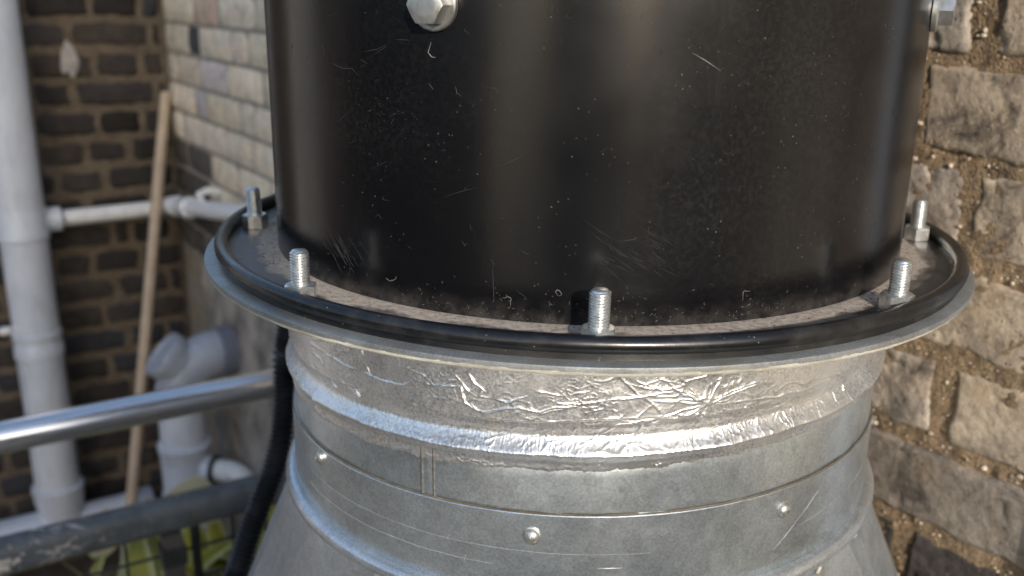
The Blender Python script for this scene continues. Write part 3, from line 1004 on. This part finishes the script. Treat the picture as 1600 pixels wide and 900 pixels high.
# foil tape: one dressed skin with every crease raised in the mesh
CRE = [[(15.22,-43.3),(13.87,-41.2),(12.47,-35.2)],[(15.22,-43.3),(16.34,-35.3),(18.0,-28.4)],[(15.19,-42.2),(19.11,-38.1),(23.66,-35.2)],[(15.56,-44.0),(17.15,-41.2),(22.25,-37.3),(24.05,-36.0)],[(15.23,-43.9),(19.29,-44.9),(24.35,-45.3),(35.03,-46.8),(38.04,-45.7)],[(14.89,-43.2),(12.63,-42.8),(9.16,-41.1),(7.01,-40.2)],[(14.9,-43.8),(11.44,-46.6),(7.79,-49.8),(4.78,-51.7),(1.82,-53.8),(-2.23,-63.1)],[(14.91,-44.3),(12.14,-49.6),(8.72,-50.5)],[(15.26,-45.0),(14.15,-53.7),(12.42,-63.4)],[(15.59,-45.1),(17.07,-51.4),(18.13,-59.8)],[(15.26,-45.0),(15.08,-51.7)],[(13.9,-42.3),(11.23,-36.0),(8.71,-33.3)],[(7.04,-41.9),(4.17,-50.5)],[(8.45,-35.5),(11.78,-32.3)],[(4.45,-29.5),(8.14,-35.4),(11.77,-31.7)],[(5.09,-32.8),(7.53,-34.8)],[(9.68,-35.7),(6.97,-37.4),(-4.22,-41.5)],[(29.43,-53.7),(26.54,-64.7)],[(29.43,-53.7),(30.69,-64.2)],[(29.47,-55.0),(27.24,-61.6)],[(37.27,-56.4),(36.96,-65.9)],[(45.79,-55.9),(46.09,-65.0)],[(45.11,-51.5),(44.73,-66.1)],[(52.35,-57.8),(52.37,-62.9)],[(35.12,-59.4),(32.97,-64.8)],[(17.84,-55.1),(18.42,-64.6)],[(20.23,-53.9),(19.68,-59.4)],[(21.15,-61.3),(20.92,-65.9)],[(13.32,-60.2),(12.79,-65.8)],[(7.94,-58.9),(8.35,-64.6)],[(5.69,-51.8),(3.51,-67.5)],[(2.48,-58.3),(3.54,-69.7)],[(3.08,-58.3),(1.12,-68.6)],[(1.91,-60.6),(-1.28,-68.7)],[(-0.2,-58.4),(-3.39,-66.7)],[(17.41,-51.5),(20.95,-54.3),(28.52,-51.9),(37.91,-53.4),(43.21,-53.4)],[(24.37,-45.8),(29.11,-45.3),(35.51,-46.6)],[(36.44,-44.9),(51.06,-45.0)],[(37.39,-43.3),(45.25,-43.7)],[(-55.74,-44.6),(-50.29,-43.9),(-45.33,-45.6),(-38.65,-45.2),(-34.67,-46.4),(-31.4,-45.4),(-27.94,-38.2)],[(-40.13,-31.7),(-39.5,-38.2),(-38.41,-45.0)],[(-27.59,-42.0),(-24.74,-40.6),(-21.67,-39.6)],[(-22.33,-34.0),(-20.35,-40.2),(-18.72,-44.4)],[(-20.19,-31.7),(-19.21,-36.2),(-17.61,-39.9)],[(-18.4,-43.1),(-16.18,-43.1),(-14.31,-44.2),(-11.28,-39.4)],[(-19.86,-47.8),(-18.72,-51.2),(-17.11,-51.5),(-14.61,-48.0),(-12.46,-46.6),(-9.43,-47.7),(-7.06,-44.9),(-4.26,-43.7)],[(-6.78,-42.6),(-3.54,-42.2),(-0.91,-40.5)],[(-9.72,-49.0),(-4.26,-43.7)],[(-11.55,-46.2),(-10.68,-39.2)],[(-56.39,-37.6),(-53.9,-40.1),(-48.73,-34.2)],[(-55.56,-39.3),(-51.4,-32.5)],[(-55.7,-43.3),(-52.1,-44.5),(-50.82,-50.7)],[(-55.88,-48.6),(-53.0,-49.3),(-50.2,-53.8)],[(-56.12,-55.3),(-54.19,-62.2),(-50.87,-66.0),(-46.29,-64.6)],[(-57.1,-56.4),(-55.57,-65.1)],[(-49.95,-57.3),(-46.32,-65.9)],[(-46.11,-55.6),(-40.33,-63.2)],[(-42.79,-57.1),(-40.81,-61.8)],[(-53.07,-64.7),(-49.44,-64.3),(-47.51,-64.7)],[(-18.08,-40.1),(-18.72,-44.4)],[(-21.34,-39.6),(-20.68,-47.2),(-18.72,-51.8)],[(-9.79,-36.7),(-6.52,-38.1)],[(-13.61,-65.2),(-10.86,-60.7),(-6.09,-54.7)],[(-10.84,-64.1),(-6.96,-57.2)],[(-17.73,-67.3),(-14.56,-62.2),(-12.41,-56.7)],[(-8.41,-64.4),(-3.35,-61.0)],[(-3.91,-65.6),(-0.38,-60.7)],[(-54.98,-73.5),(-52.67,-77.9)],[(-59.79,-71.6),(-57.79,-74.4)]]
def tape():
    NC, NR = 1900, 215
    back = np.concatenate([np.linspace(-180, -96, 34), np.linspace(-95, 95, NC), np.linspace(96, 179, 34)])
    ph = np.radians(back)
    PH, T = np.meshgrid(ph, np.linspace(0, 1, NR))
    X = 0.1958 * np.sin(PH)
    rag = np.array([0.0014 * fbm(p * 20, 4.4) + 0.0009 * nz(p * 120, 2) for p in ph])
    zbot = -0.0785 + 0.060 * X[0] + rag
    Z = -0.0076 + (zbot[None, :] + 0.0076) * T
    U = PH * 0.1985
    gr = rng.random((256, 256)) * 2 * np.pi
    def perlin(x, y):
        xi, yi = np.floor(x).astype(int), np.floor(y).astype(int)
        xf, yf = x - xi, y - yi
        u, v = xf * xf * xf * (xf * (xf * 6 - 15) + 10), yf * yf * yf * (yf * (yf * 6 - 15) + 10)
        def g(i, j, dx, dy):
            a = gr[(xi + i) % 256, (yi + j) % 256]
            return np.cos(a) * dx + np.sin(a) * dy
        n0 = g(0, 0, xf, yf) * (1 - u) + g(1, 0, xf - 1, yf) * u
        n1 = g(0, 1, xf, yf - 1) * (1 - u) + g(1, 1, xf - 1, yf - 1) * u
        return n0 * (1 - v) + n1 * v
    def ridged(x, y):
        return np.clip(1 - np.abs(perlin(x, y)) * 5.0, 0, 1) ** 2
    H = np.zeros_like(Z)
    zr = -0.0690 + 0.042 * X
    H += 0.0034 * (1 + 0.25 * perlin(U * 45, 0 * Z + 4.5) + 0.10 * perlin(U * 210, Z * 60 + 1.5)) * np.exp(-(np.abs(Z - zr - 0.0005 * perlin(U * 40, 0 * Z + 9.3)) / 0.0034) ** 1.7)   # stiffening bead under the tape
    zm = -0.0515 + 0.045 * X + 0.0010 * np.sin(PH * 9 + 1)    # first lap ends half way down
    H -= 0.00060 / (1 + np.exp((Z - zm) / 0.00025))
    H += 0.00018 * np.exp(-((Z - zm - 0.0004) / 0.0005) ** 2) + 0.0005
    H -= 0.0022 * np.exp(-((Z - (zr + 0.0090)) / 0.0040) ** 2)
    d = np.sqrt((U - R(15.2) * 0.1985) ** 2 + (Z + 0.0435) ** 2)
    H += 0.0011 * np.exp(-d / 0.007)                          # tented over a rivet head
    # fine crumple: thin ridges in patches, warped so that they wander
    wx = perlin(U * 90, Z * 90) * 0.004
    wz = perlin(U * 90 + 40, Z * 90 + 11) * 0.004
    patch = np.clip(perlin(U * 38 + 5, Z * 60 + 9) * 2.4 + 0.22, 0, 1)
    H += patch * (0.00017 * ridged((U + wx) * 190, (Z + wz) * 240) + 0.00007 * ridged((U + wz) * 420 + 7, (Z + wx) * 420))
    fold = np.clip(1 - np.abs(perlin((U + wx * 2.2) * 42 + 8, (Z + wz * 2.2) * 75 + 4)) * 8.5, 0, 1) ** 1.3
    fold2 = np.clip(1 - np.abs(perlin((U * 0.8 + Z * 0.9 + wx) * 75 + 31, (Z - U * 0.3 + wz) * 110 + 14)) * 9, 0, 1) ** 1.3
    H += 0.00026 * fold * np.clip(0.55 + perlin(U * 26, Z * 40 + 77) * 2.2, 0, 1) + 0.00022 * fold2 * np.clip(0.35 + perlin(U * 33 + 9, Z * 44) * 2.2, 0, 1)
    H += 0.00045 * perlin(U * 55 + 3, Z * 70) + 0.00012 * perlin(U * 140, Z * 160 + 3)
    low = np.exp(-((Z - zr - 0.004) / 0.005) ** 2)
    H += low * 0.00030 * ridged((U + wx * 0.5 + Z * 0.12) * 420, Z * 60) * np.clip(0.4 + perlin(U * 30, 0 * Z + 2.5) * 2, 0, 1)
    H += 0.00010 * perlin(U * 700, Z * 700) * np.clip(perlin(U * 30 + 60, Z * 45) * 2 + 0.4, 0, 1) * 0.5
    lines = [([(R(p) * 0.1985, z / 1000) for p, z in pl], 0.00088 if pl[0][0] < -14 else 0.00052, 0.00040) for pl in CRE]
    r2 = random.Random(21)
    def rnd(n, u0, u1, z0, z1, ln, ang, sp, h, w):
        for _ in range(n):
            u, z = r2.uniform(u0, u1), r2.uniform(z0, z1)
            a, l = R(r2.gauss(ang, sp)), ln * r2.uniform(0.4, 1.3)
            if z0 < -0.055: z += 0.0083 * math.sin(u / 0.1985)
            c, s_ = math.cos(a) * l / 2, math.sin(a) * l / 2
            lines.append(([(u - c, z - s_), (u + r2.gauss(0, 0.0008), z + r2.gauss(0, 0.0008)), (u + c, z + s_)], h * r2.uniform(0.3, 1.1), w))
    rnd(190, -0.06, 0.20, -0.069, -0.057, 0.007, 80, 26, 0.00042, 0.00034)
    rnd(24, -0.24, -0.12, -0.066, -0.056, 0.009, 110, 20, 0.0004, 0.0004)
    rnd(50, -0.22, 0.24, -0.050, -0.022, 0.008, 20, 40, 0.00018, 0.0003)
    rnd(26, -0.03, 0.16, -0.050, -0.026, 0.011, 25, 22, 0.00024, 0.00034)
    rnd(30, -0.2, 0.2, -0.079, -0.074, 0.004, 90, 40, 0.0003, 0.0003)
    for a_ in range(26):                                      # fine rays round the star
        t_ = 2 * math.pi * (a_ + r2.uniform(-.4, .4)) / 26
        l0, l1 = r2.uniform(0.002, 0.005), r2.uniform(0.007, 0.017)
        uc_, zc_ = R(15.2) * 0.1985, -0.0435
        lines.append(([(uc_ + math.cos(t_) * l0, zc_ + math.sin(t_) * l0 * 0.8), (uc_ + math.cos(t_ + .1) * l1, zc_ + math.sin(t_ + .1) * l1 * 0.7)], 0.00030, 0.00032))
    UW, ZW = U + wx * 0.22 + 0.0004 * perlin(U * 260, Z * 260), Z + wz * 0.22 + 0.0004 * perlin(U * 260 + 9, Z * 260 + 4)
    var = np.clip(0.75 + perlin(U * 170 + 2, Z * 170) * 1.3, 0.2, 1.4)
    Hc = np.zeros_like(Z)
    for pl, h, w in lines:
        n = len(pl) - 1
        for k, ((u0, z0), (u1, z1)) in enumerate(zip(pl[:-1], pl[1:])):
            cols = np.where((U[0] > min(u0, u1) - 6 * w - 0.001) & (U[0] < max(u0, u1) + 6 * w + 0.001))[0]
            if len(cols) == 0: continue
            sl = slice(cols[0], cols[-1] + 1)
            du, dz = u1 - u0, z1 - z0
            t = np.clip(((UW[:, sl] - u0) * du + (ZW[:, sl] - z0) * dz) / (du * du + dz * dz + 1e-12), 0, 1)
            dd = np.sqrt((UW[:, sl] - u0 - t * du) ** 2 + (ZW[:, sl] - z0 - t * dz) ** 2)
            taper = np.sin(np.pi * np.clip((k + t) / n * 0.86 + 0.10, 0, 1)) ** 0.5
            Hc[:, sl] = np.maximum(Hc[:, sl], h * taper * var[:, sl] * np.exp(-(dd / w) ** 1.15))
    H += Hc
    edge = np.clip((1 - T) / 0.02, 0, 1)
    RR = 0.1958 + H * edge + 0.0003 * edge
    V = np.stack([RR * np.sin(PH), -RR * np.cos(PH), Z], -1).reshape(-1, 3)
    mb = MB()
    mb.add(V.tolist(), [q[::-1] for q in grid_faces(NR, len(back), True)])
    o = mb.build('foil_tape', M['foil'], duct, sharp=70)
    return o
tape()

# square to round transition below
SK = MB()
ns, nfac = 4, 5
top_z, bot_z, half = -0.1600, -0.52, 0.252
tp, bt = [], []
base = -56.5
cnr = [on_cyl(base + 45 + 90 * k, bot_z, half * math.sqrt(2)) for k in range(4)]
def tpt(a):
    p = on_cyl(a, top_z, 0.1985); p.z += 0.015 * p.x
    return p
v, f = [], []
for k in range(4):
    c = len(v); v.append(cnr[k])
    arc = []
    for i in range(nfac + 1):
        arc.append(len(v)); v.append(tpt(base + 90 * k + 90 * i / nfac))
    for i in range(nfac): f.append((c, arc[i + 1], arc[i]))
    n0 = len(v); v += [tpt(base + 90 * k), cnr[k - 1], cnr[k]]
    f.append((n0, n0 + 1, n0 + 2))
SK.add(v, f)
SK.build('skirt', M['galv3'], duct, smooth=False)
mb = MB()
cs = cnr
zl = -1.62
w_ = [Vector((c.x, c.y, bot_z)) for c in cs] + [Vector((c.x, c.y, GZ + 0.002)) for c in cs]
mb.add(w_, [(i, i + 4, (i + 1) % 4 + 4, (i + 1) % 4) for i in range(4)])
mb.build('square_duct', M['galv3'], duct, smooth=False)
# dabs of sealant where the skirt meets the lip
mb = MB()
for ph, dz in ((55.5, 0), (41, -0.001)):
    mb = MB()
    p = on_cyl(ph, -0.1645 + dz + 0.015 * 0.16, 0.2005)
    mb.add([(p.x + q.x * 0.0012 + q.z * 0.001, p.y + q.y * 0.0010, p.z + q.z * 0.0035) for q in ico_v], ico_f)
    mb.build('sealant_dab', M['cream'], duct, sharp=80)

# ================================================================== PIPES ON THE FAR WALLS
STK = onD(0.399, 0.075, 0)
t = thing('soil_stack', 'tall pale grey plastic soil stack pipe standing on the dark brick wall', 'pipe', STK)
mb = MB(); ringed(mb, (0, 0, -1.16), (0, 0, 1.2), [(0, 0.056), (2.36, 0.056)], 40); mb.build('pipe', M['pvc'], t)
mb = MB(); ringed(mb, (0, 0, -0.452), (0, 0, 0), [(0, 0.0575), (0.002, 0.0605), (0.016, 0.062), (0.022, 0.0595), (0.07, 0.0595), (0.078, 0.058)], 40)
d = -DX
bo = Vector((0, 0, -0.41)) - DY * 0.012
ringed(mb, bo + d * 0.03, bo + d * 0.1, [(0, 0.040), (0.028, 0.038), (0.034, 0.031), (0.062, 0.031), (0.064, 0.024)], 28)
mb.build('boss_collar', M['pvc'], t)
mb = MB(); ringed(mb, (0, 0, -0.765), (0, 0, 0), [(0, 0.0565), (0.003, 0.0600), (0.03, 0.0600), (0.034, 0.0575), (0.052, 0.0575), (0.056, 0.0605), (0.070, 0.0605), (0.073, 0.0562)], 40)
mb.build('coupling', M['pvc'], t)
mb = MB(); ringed(mb, (0, 0, -1.245), (0, 0, 0), [(0, 0.056), (0.05, 0.060), (0.062, 0.0625), (0.086, 0.0635), (0.095, 0.066), (0.106, 0.066), (0.108, 0.0575)], 40)
mb.build('socket', M['pvc'], t)
mb = MB()
lug = Vector((0, 0, -0.685)) + DX * 0.058
tube(mb, [lug, lug + DX * 0.016, lug + DX * 0.030], [0.010, 0.012, 0.008], 14); mb.build('bracket_lug', M['pvc_white'], t)

t = thing('drain_pipe', 'low grey drain pipe running level along the foot of the dark brick wall', 'pipe', onD(0.0, 0.078, -1.275))
mb = MB(); tube(mb, [DX * 0.16, DX * 1.3], 0.057, 36); mb.build('pipe', M['pvc'], t)
for s0, wd in ((0.16, 0.06), (0.42, 0.17), (0.60, 0.05)):
    mb = MB(); ringed(mb, DX * s0, DX * (s0 + 1), [(0, 0.0575), (0.004, 0.0625), (wd - 0.004, 0.0625), (wd, 0.0575)], 36); mb.build('coupling', M['pvc'] if s0 > 0.3 else M['pvc_dark'], t)

t = thing('waste_pipe', 'slim white waste pipe running sideways from the tall soil stack into the corner', 'pipe', (0, 0, 0))
a0, a1 = onD(0.30, 0.062, -0.410), onD(0.022, 0.062, -0.407)
nL = Vector((-0.83369, -0.55223, 0)); dL = Vector((-0.55223, 0.83369, 0)); AL = Vector((0.23471, 0.15547, 0))
def onL(s, off, z): return AL + dL * s + nL * off + Vector((0, 0, z))
b0, b1 = onL(2.10, 0.045, -0.395), onL(0.9, 0.045, -0.212)
mb = MB(); tube(mb, [a0, a1], 0.0205, 22); mb.build('pipe', M['pvc_white'], t)
mb = MB(); tube(mb, bez(a1, onL(2.16, 0.05, -0.406), b0, 12), 0.0215, 22); mb.build('elbow', M['pvc_white'], t)
mb = MB(); tube(mb, [b0, b1], 0.0205, 22); mb.build('pipe', M['pvc_white'], t)
dd_ = (b1 - b0).normalized()
c0 = b0 + dd_ * 0.02
mb = MB(); ringed(mb, c0, b1, [(0, 0.021), (0.004, 0.0245), (0.05, 0.0245), (0.054, 0.0275), (0.064, 0.0275), (0.068, 0.0245), (0.17, 0.0245), (0.174, 0.027), (0.186, 0.027), (0.19, 0.021)], 26)
mb.build('coupling', M['pvc_white'], t)
mb = MB(); cc = b0 + dd_ * 0.31 + Vector((0, 0, 0.0)); tube(mb, [cc + Vector((0, 0, 0.02)), cc + Vector((0, 0, 0.036)) + nL * 0.006, cc + Vector((0, 0, 0.044)) - nL * 0.015, cc + Vector((0, 0, 0.036)) - nL * 0.045], 0.009, 14)
mb.build('pipe_clip', M['pvc_white'], t)

# access fitting on the rendered wall
FX = Vector((-0.854, 1.531, 0))
t = thing('drain_fitting', 'blue grey plastic soil branch with round access cap at the rendered wall', 'pipe fitting', FX)
nW = -nL
mb = MB(); ringed(mb, (0, 0, -1.45), (0, 0, 0), [(0, 0.055), (0.66, 0.055)], 36); mb.build('pipe', M['pvc'], t)
mb = MB()
tube(mb, bez((0, 0, -0.81), (0, 0, -0.715), nW * 0.09 + Vector((0, 0, -0.700)), 14), 0.0585, 36)
tube(mb, [nW * 0.07 + Vector((0, 0, -0.700)), nW * 0.125 + Vector((0, 0, -0.699))], 0.056, 36)
mb.build('bend', M['pvc_dark'], t)
mb = MB(); e = nW * 0.10 + Vector((0, 0, -0.700)); ringed(mb, e, e + nW, [(0, 0.057), (0.004, 0.0635), (0.042, 0.0635), (0.046, 0.057)], 36); mb.build('end_collar', M['pvc_navy'], t)
ax = (-nW * 0.70 + Vector((0, 0, 0.70)) + Vector((-0.10, 0.05, 0))).normalized()
ce = Vector((0.0, 0.0, -0.735)) + nW * 0.03
mb = MB(); ringed(mb, ce, ce + ax, [(0, 0.050), (0.035, 0.050), (0.038, 0.0565), (0.062, 0.0565), (0.064, 0.052)], 36); mb.build('access_branch', M['pvc_dark'], t)
mb = MB(); ringed(mb, ce + ax * 0.0625, ce + ax, [(0, 0.0595), (0.018, 0.0595), (0.023, 0.057), (0.0232, 0.050), (0.018, 0.048), (0.018, 0.001)], 36); mb.build('access_cap', M['pvc_dark'], t)
mb = MB(); ringed(mb, (0, 0, -0.965), (0, 0, 0), [(0, 0.0555), (0.004, 0.059), (0.028, 0.060), (0.034, 0.064), (0.048, 0.064), (0.051, 0.0555)], 36); mb.build('coupling', M['pvc'], t)
mb = MB(); ringed(mb, (0, 0, -1.08), (0, 0, 0), [(0, 0.0555), (0.004, 0.062), (0.03, 0.063), (0.036, 0.0585), (0.116, 0.0585)], 36)
bdir = Vector((0.985, -0.17, 0)).normalized()
bo = Vector((0, 0, -0.985))
ringed(mb, bo, bo + bdir, [(0, 0.034), (0.072, 0.034), (0.075, 0.031)], 26); mb.build('boss_branch', M['pvc'], t)
mb = MB(); ringed(mb, bo + bdir * 0.072, bo + bdir, [(0, 0.0352), (0.010, 0.0352), (0.0105, 0.03)], 26); mb.build('rubber_ring', M['rubber'], t)
w0 = FX + bo + bdir * 0.08
t = thing('waste_elbow', 'short white plastic waste elbow pushed into the side of the grey branch', 'pipe elbow', w0)
path = [Vector((0, 0, 0)), bdir * 0.02] + bez(bdir * 0.022, bdir * 0.085 + Vector((0, 0, 0.002)), bdir * 0.10 + Vector((0, -0.01, -0.075)), 10) + [bdir * 0.105 + Vector((0, -0.02, -0.62))]
mb = MB(); tube(mb, path, 0.0265, 24); mb.build('pipe', M['pvc_white'], t)

# wooden pole leaning in the corner
p0, p1 = Vector((-0.974, 1.958, -0.103)), Vector((-1.034, 1.602, -1.128))
dirp = (p1 - p0).normalized()
tt = (GZ + 0.004 - p0.z) / dirp.z
mb = MB(); L_ = tt
n = 24
tube(mb, [p0 + dirp * q for q in [0, 0.003, 0.010] + [0.02 + (L_ - 0.02) * i / n for i in range(n + 1)]], lambda i: (0.006 if i == 0 else 0.0115 if i == 1 else 0.0142) + 0.0003 * nz(i * 0.7, 3), 18)
# turn the mesh's origin to the foot of the pole
o = mb.build('wooden_pole', M['wood'], None)
tag(o, 'long bare wooden pole leaning upright into the brick corner', 'wooden pole')
o.data.transform(Matrix.Translation(-(p0 + dirp * L_))); o.location = p0 + dirp * L_

# ================================================================== GUARD RAIL, MESH PANEL
G0 = Vector((-0.5547, 0.5753, 0))
gd = Vector((0.8480, 0.5299, 0))
gn = Vector((0.5299, -0.8480, 0))
def onG(s, off, z): return G0 + gd * s + gn * off + Vector((0, 0, z))
mb = MB(); tube(mb, [onG(-1.6, 0, -0.404) - G0, onG(0.235, 0, -0.3975) - G0], 0.0212, 40)
o = mb.build('handrail', M['steel'], None); o.location = G0
tag(o, 'shiny round steel handrail tube crossing in front of the grey pipes', 'handrail')
pn = thing('mesh_panel', 'low mesh guard panel with flaking grey top rail under the steel handrail', 'guard panel', G0)
mb = MB()
pr = []
for q in range(24):
    a = 2 * math.pi * (q + 0.5) / 24
    pr.append((0.0215 * math.copysign(abs(math.cos(a)) ** 0.6, -math.cos(a)), 0.0235 * math.copysign(abs(math.sin(a)) ** 0.6, math.sin(a))))
vs = []
ss = np.linspace(-1.6, 0.23, 60)
for s in ss:
    for a, b in pr: vs.append(gd * s + gn * a + Vector((0, 0, -0.566 + b)))
mb.add(vs, [q[::-1] for q in grid_faces(60, 24, True)] + [tuple(range(24)), tuple(59 * 24 + j for j in range(24))[::-1]])
mb.build('top_rail', M['flaking'], pn, sharp=25)
mb = MB(); box(mb, (-0.0135, -0.0135, GZ + 0.001), (0.0135, 0.0135, -0.589)); ms = mb.mesh('post', M['post'], False)
for s in (0.022, -0.95):
    q = obj('post', ms, pn); q.location = gd * s + gn * 0.012; q.rotation_euler = (0, 0, math.atan2(gd.y, gd.x))
    c = MB(); box(c, (-0.017, -0.017, -0.636), (0.017, 0.017, -0.608)); cl = c.build('clamp', M['wire'], pn, smooth=False); cl.location = q.location; cl.rotation_euler = q.rotation_euler
for s in (0.055, -0.915):
    q = MB(); tube(q, [gd * s + gn * 0.004 + Vector((0, 0, z)) for z in (-0.589, -1.58)], 0.0048, 10); q.build('frame_bar', M['wire'], pn)
mv_ = MB(); tube(mv_, [(0, 0, -0.586), (0, 0, -1.58)], 0.0024, 8); wme = mv_.mesh('wire', M['wire'])
for i in range(-33, 5):
    q = obj('wire', wme, pn); q.location = gd * (-0.0385 + 0.0505 * i) + gn * 0.0
mv_ = MB(); tube(mv_, [gd * -1.6, gd * 0.22], 0.0024, 8); hme = mv_.mesh('wire', M['wire'])
for i in range(19):
    q = obj('wire', hme, pn); q.location = (gn.x * 0.0049, gn.y * 0.0049, -0.627 - 0.0505 * i)

# ================================================================== CONDUIT
kp = [(-0.215, 0.285, 0.06), (-0.25, 0.272, -0.08), (-0.270, 0.258, -0.187), (-0.270, 0.244, -0.232), (-0.2725, 0.233, -0.269), (-0.281, 0.222, -0.305), (-0.296, 0.211, -0.342), (-0.314, 0.195, -0.396), (-0.335, 0.18, -0.48), (-0.36, 0.17, -0.75), (-0.38, 0.17, -1.2), (-0.40, 0.17, GZ + 0.002)]
kp = [(-0.205, 0.29, 0.6), (-0.205, 0.29, 0.3)] + kp
def catmull(P, step):
    P = [Vector(p) for p in P]
    out = []
    for i in range(len(P) - 1):
        a, b, c, d = P[max(i - 1, 0)], P[i], P[i + 1], P[min(i + 2, len(P) - 1)]
        n = max(2, int((c - b).length / step))
        for k in range(n):
            t = k / n
            out.append(0.5 * ((2 * b) + (c - a) * t + (2 * a - 5 * b + 4 * c - d) * t * t + (3 * b - a - 3 * c + d) * t ** 3))
    out.append(P[-1])
    return out
path = catmull(kp, 0.00086)
mb = MB(); tube(mb, path, lambda i: 0.0106 + 0.0021 * math.sin(2 * math.pi * i / 6.0 + 0.4), 18)
o = mb.build('flexible_conduit', M['conduit'], None, sharp=80)
o.data.transform(Matrix.Translation(-Vector(kp[-1]))); o.location = kp[-1]
tag(o, 'black corrugated flexible conduit hanging down left of the silver duct', 'conduit')

# ================================================================== PLANTS BEHIND THE MESH
def leaf_mesh(L, W, bend, twist, seed):
    n, m = 14, 5
    v, uv = [], []
    for i in range(n + 1):
        t = i / n
        w = W * (math.sin(math.pi * min(1, t * 0.92 + 0.06)) ** 0.75)
        x, z = L * t * math.cos(bend * t * 0.5), 0
        ang = bend * t
        px = L * (math.sin(ang) / bend if bend else t)
        pz = L * ((1 - math.cos(ang)) / bend if bend else 0)
        for j in range(m):
            q = j / (m - 1) - 0.5
            tw = twist * t
            y = q * w
            v.append((y * math.cos(tw), px * 0 + y * math.sin(tw) + pz, px - abs(q) * w * 0.25))
            uv.append((j / (m - 1), t))
    me = bpy.data.meshes.new('leaf')
    f = grid_faces(n + 1, m, False)
    me.from_pydata(v, [], f)
    ul = me.uv_layers.new(name='UVMap')
    for lp in me.loops: ul.data[lp.index].uv = uv[lp.vertex_index]
    me.materials.append(M['leaf'])
    me.polygons.foreach_set('use_smooth', [True] * len(me.polygons))
    return me
rr = random.Random(3)
leaf_me = [leaf_mesh(rr.uniform(0.22, 0.38), rr.uniform(0.06, 0.11), rr.uniform(0.9, 2.2), rr.uniform(-.8, .8), i) for i in range(7)]
labels = ['variegated yellow green plant at the far left end behind the mesh panel', 'variegated plant with pale tips second from the left behind the mesh',
          'variegated plant just left of the dark post behind the mesh', 'variegated plant with a broad cream leaf rising above the grey top rail',
          'variegated yellow green plant nearest the black conduit behind the mesh panel']
for i, (px, py, pz, hh) in enumerate([(-0.93, 0.66, -1.08, 1.0), (-0.79, 0.71, -1.06, 1.0), (-0.66, 0.77, -1.03, 1.0), (-0.53, 0.83, -1.01, 1.0), (-0.41, 0.88, -1.00, 0.95)]):
    pl = thing('leafy_plant', labels[i], 'plant', (px, py, GZ), 0, 'variegated plants behind the mesh panel')
    mb = MB(); tube(mb, [(0, 0, 0), (0.01, 0, 0.1), (0, 0.01, pz - GZ + 0.03)], [0.02, 0.018, 0.014], 12); mb.build('stem', M['stem'], pl)
    for k in range(52):
        q = obj('leaf', leaf_me[(k + i) % 7], pl)
        q.location = (rr.uniform(-.015, .015), rr.uniform(-.015, .015), pz - GZ + rr.uniform(-.16, .03))
        s = rr.uniform(0.8, 1.1) * hh
        q.scale = (s, s, s)
        q.rotation_euler = (rr.uniform(-0.1, 0.28), rr.uniform(-.12, .12), k * 2.399 + i)

pl_sorted = sorted([o for o in col.objects if o.name.startswith('leafy_plant')], key=lambda o: o.location.x)
for pi_, base_, L_, W_, rz_, lean in ((3, (-0.60, 0.835, -0.728), 0.085, 0.120, 0.35, 0.05), (1, (-0.752, 0.815, -0.785), 0.088, 0.06, 0.6, 0.1)):
    me = leaf_mesh(L_, W_, 0.45, 0.2, 9); me.materials.clear(); me.materials.append(M['leaf_pale'])
    q = obj('leaf', me, pl_sorted[pi_]); q['label'] = 'broad cream coloured leaf'
    q.location = Vector(base_) - pl_sorted[pi_].location; q.rotation_euler = (lean, 0.25, rz_)

print('bricks on long wall', count, 'objects', len(bpy.data.objects))
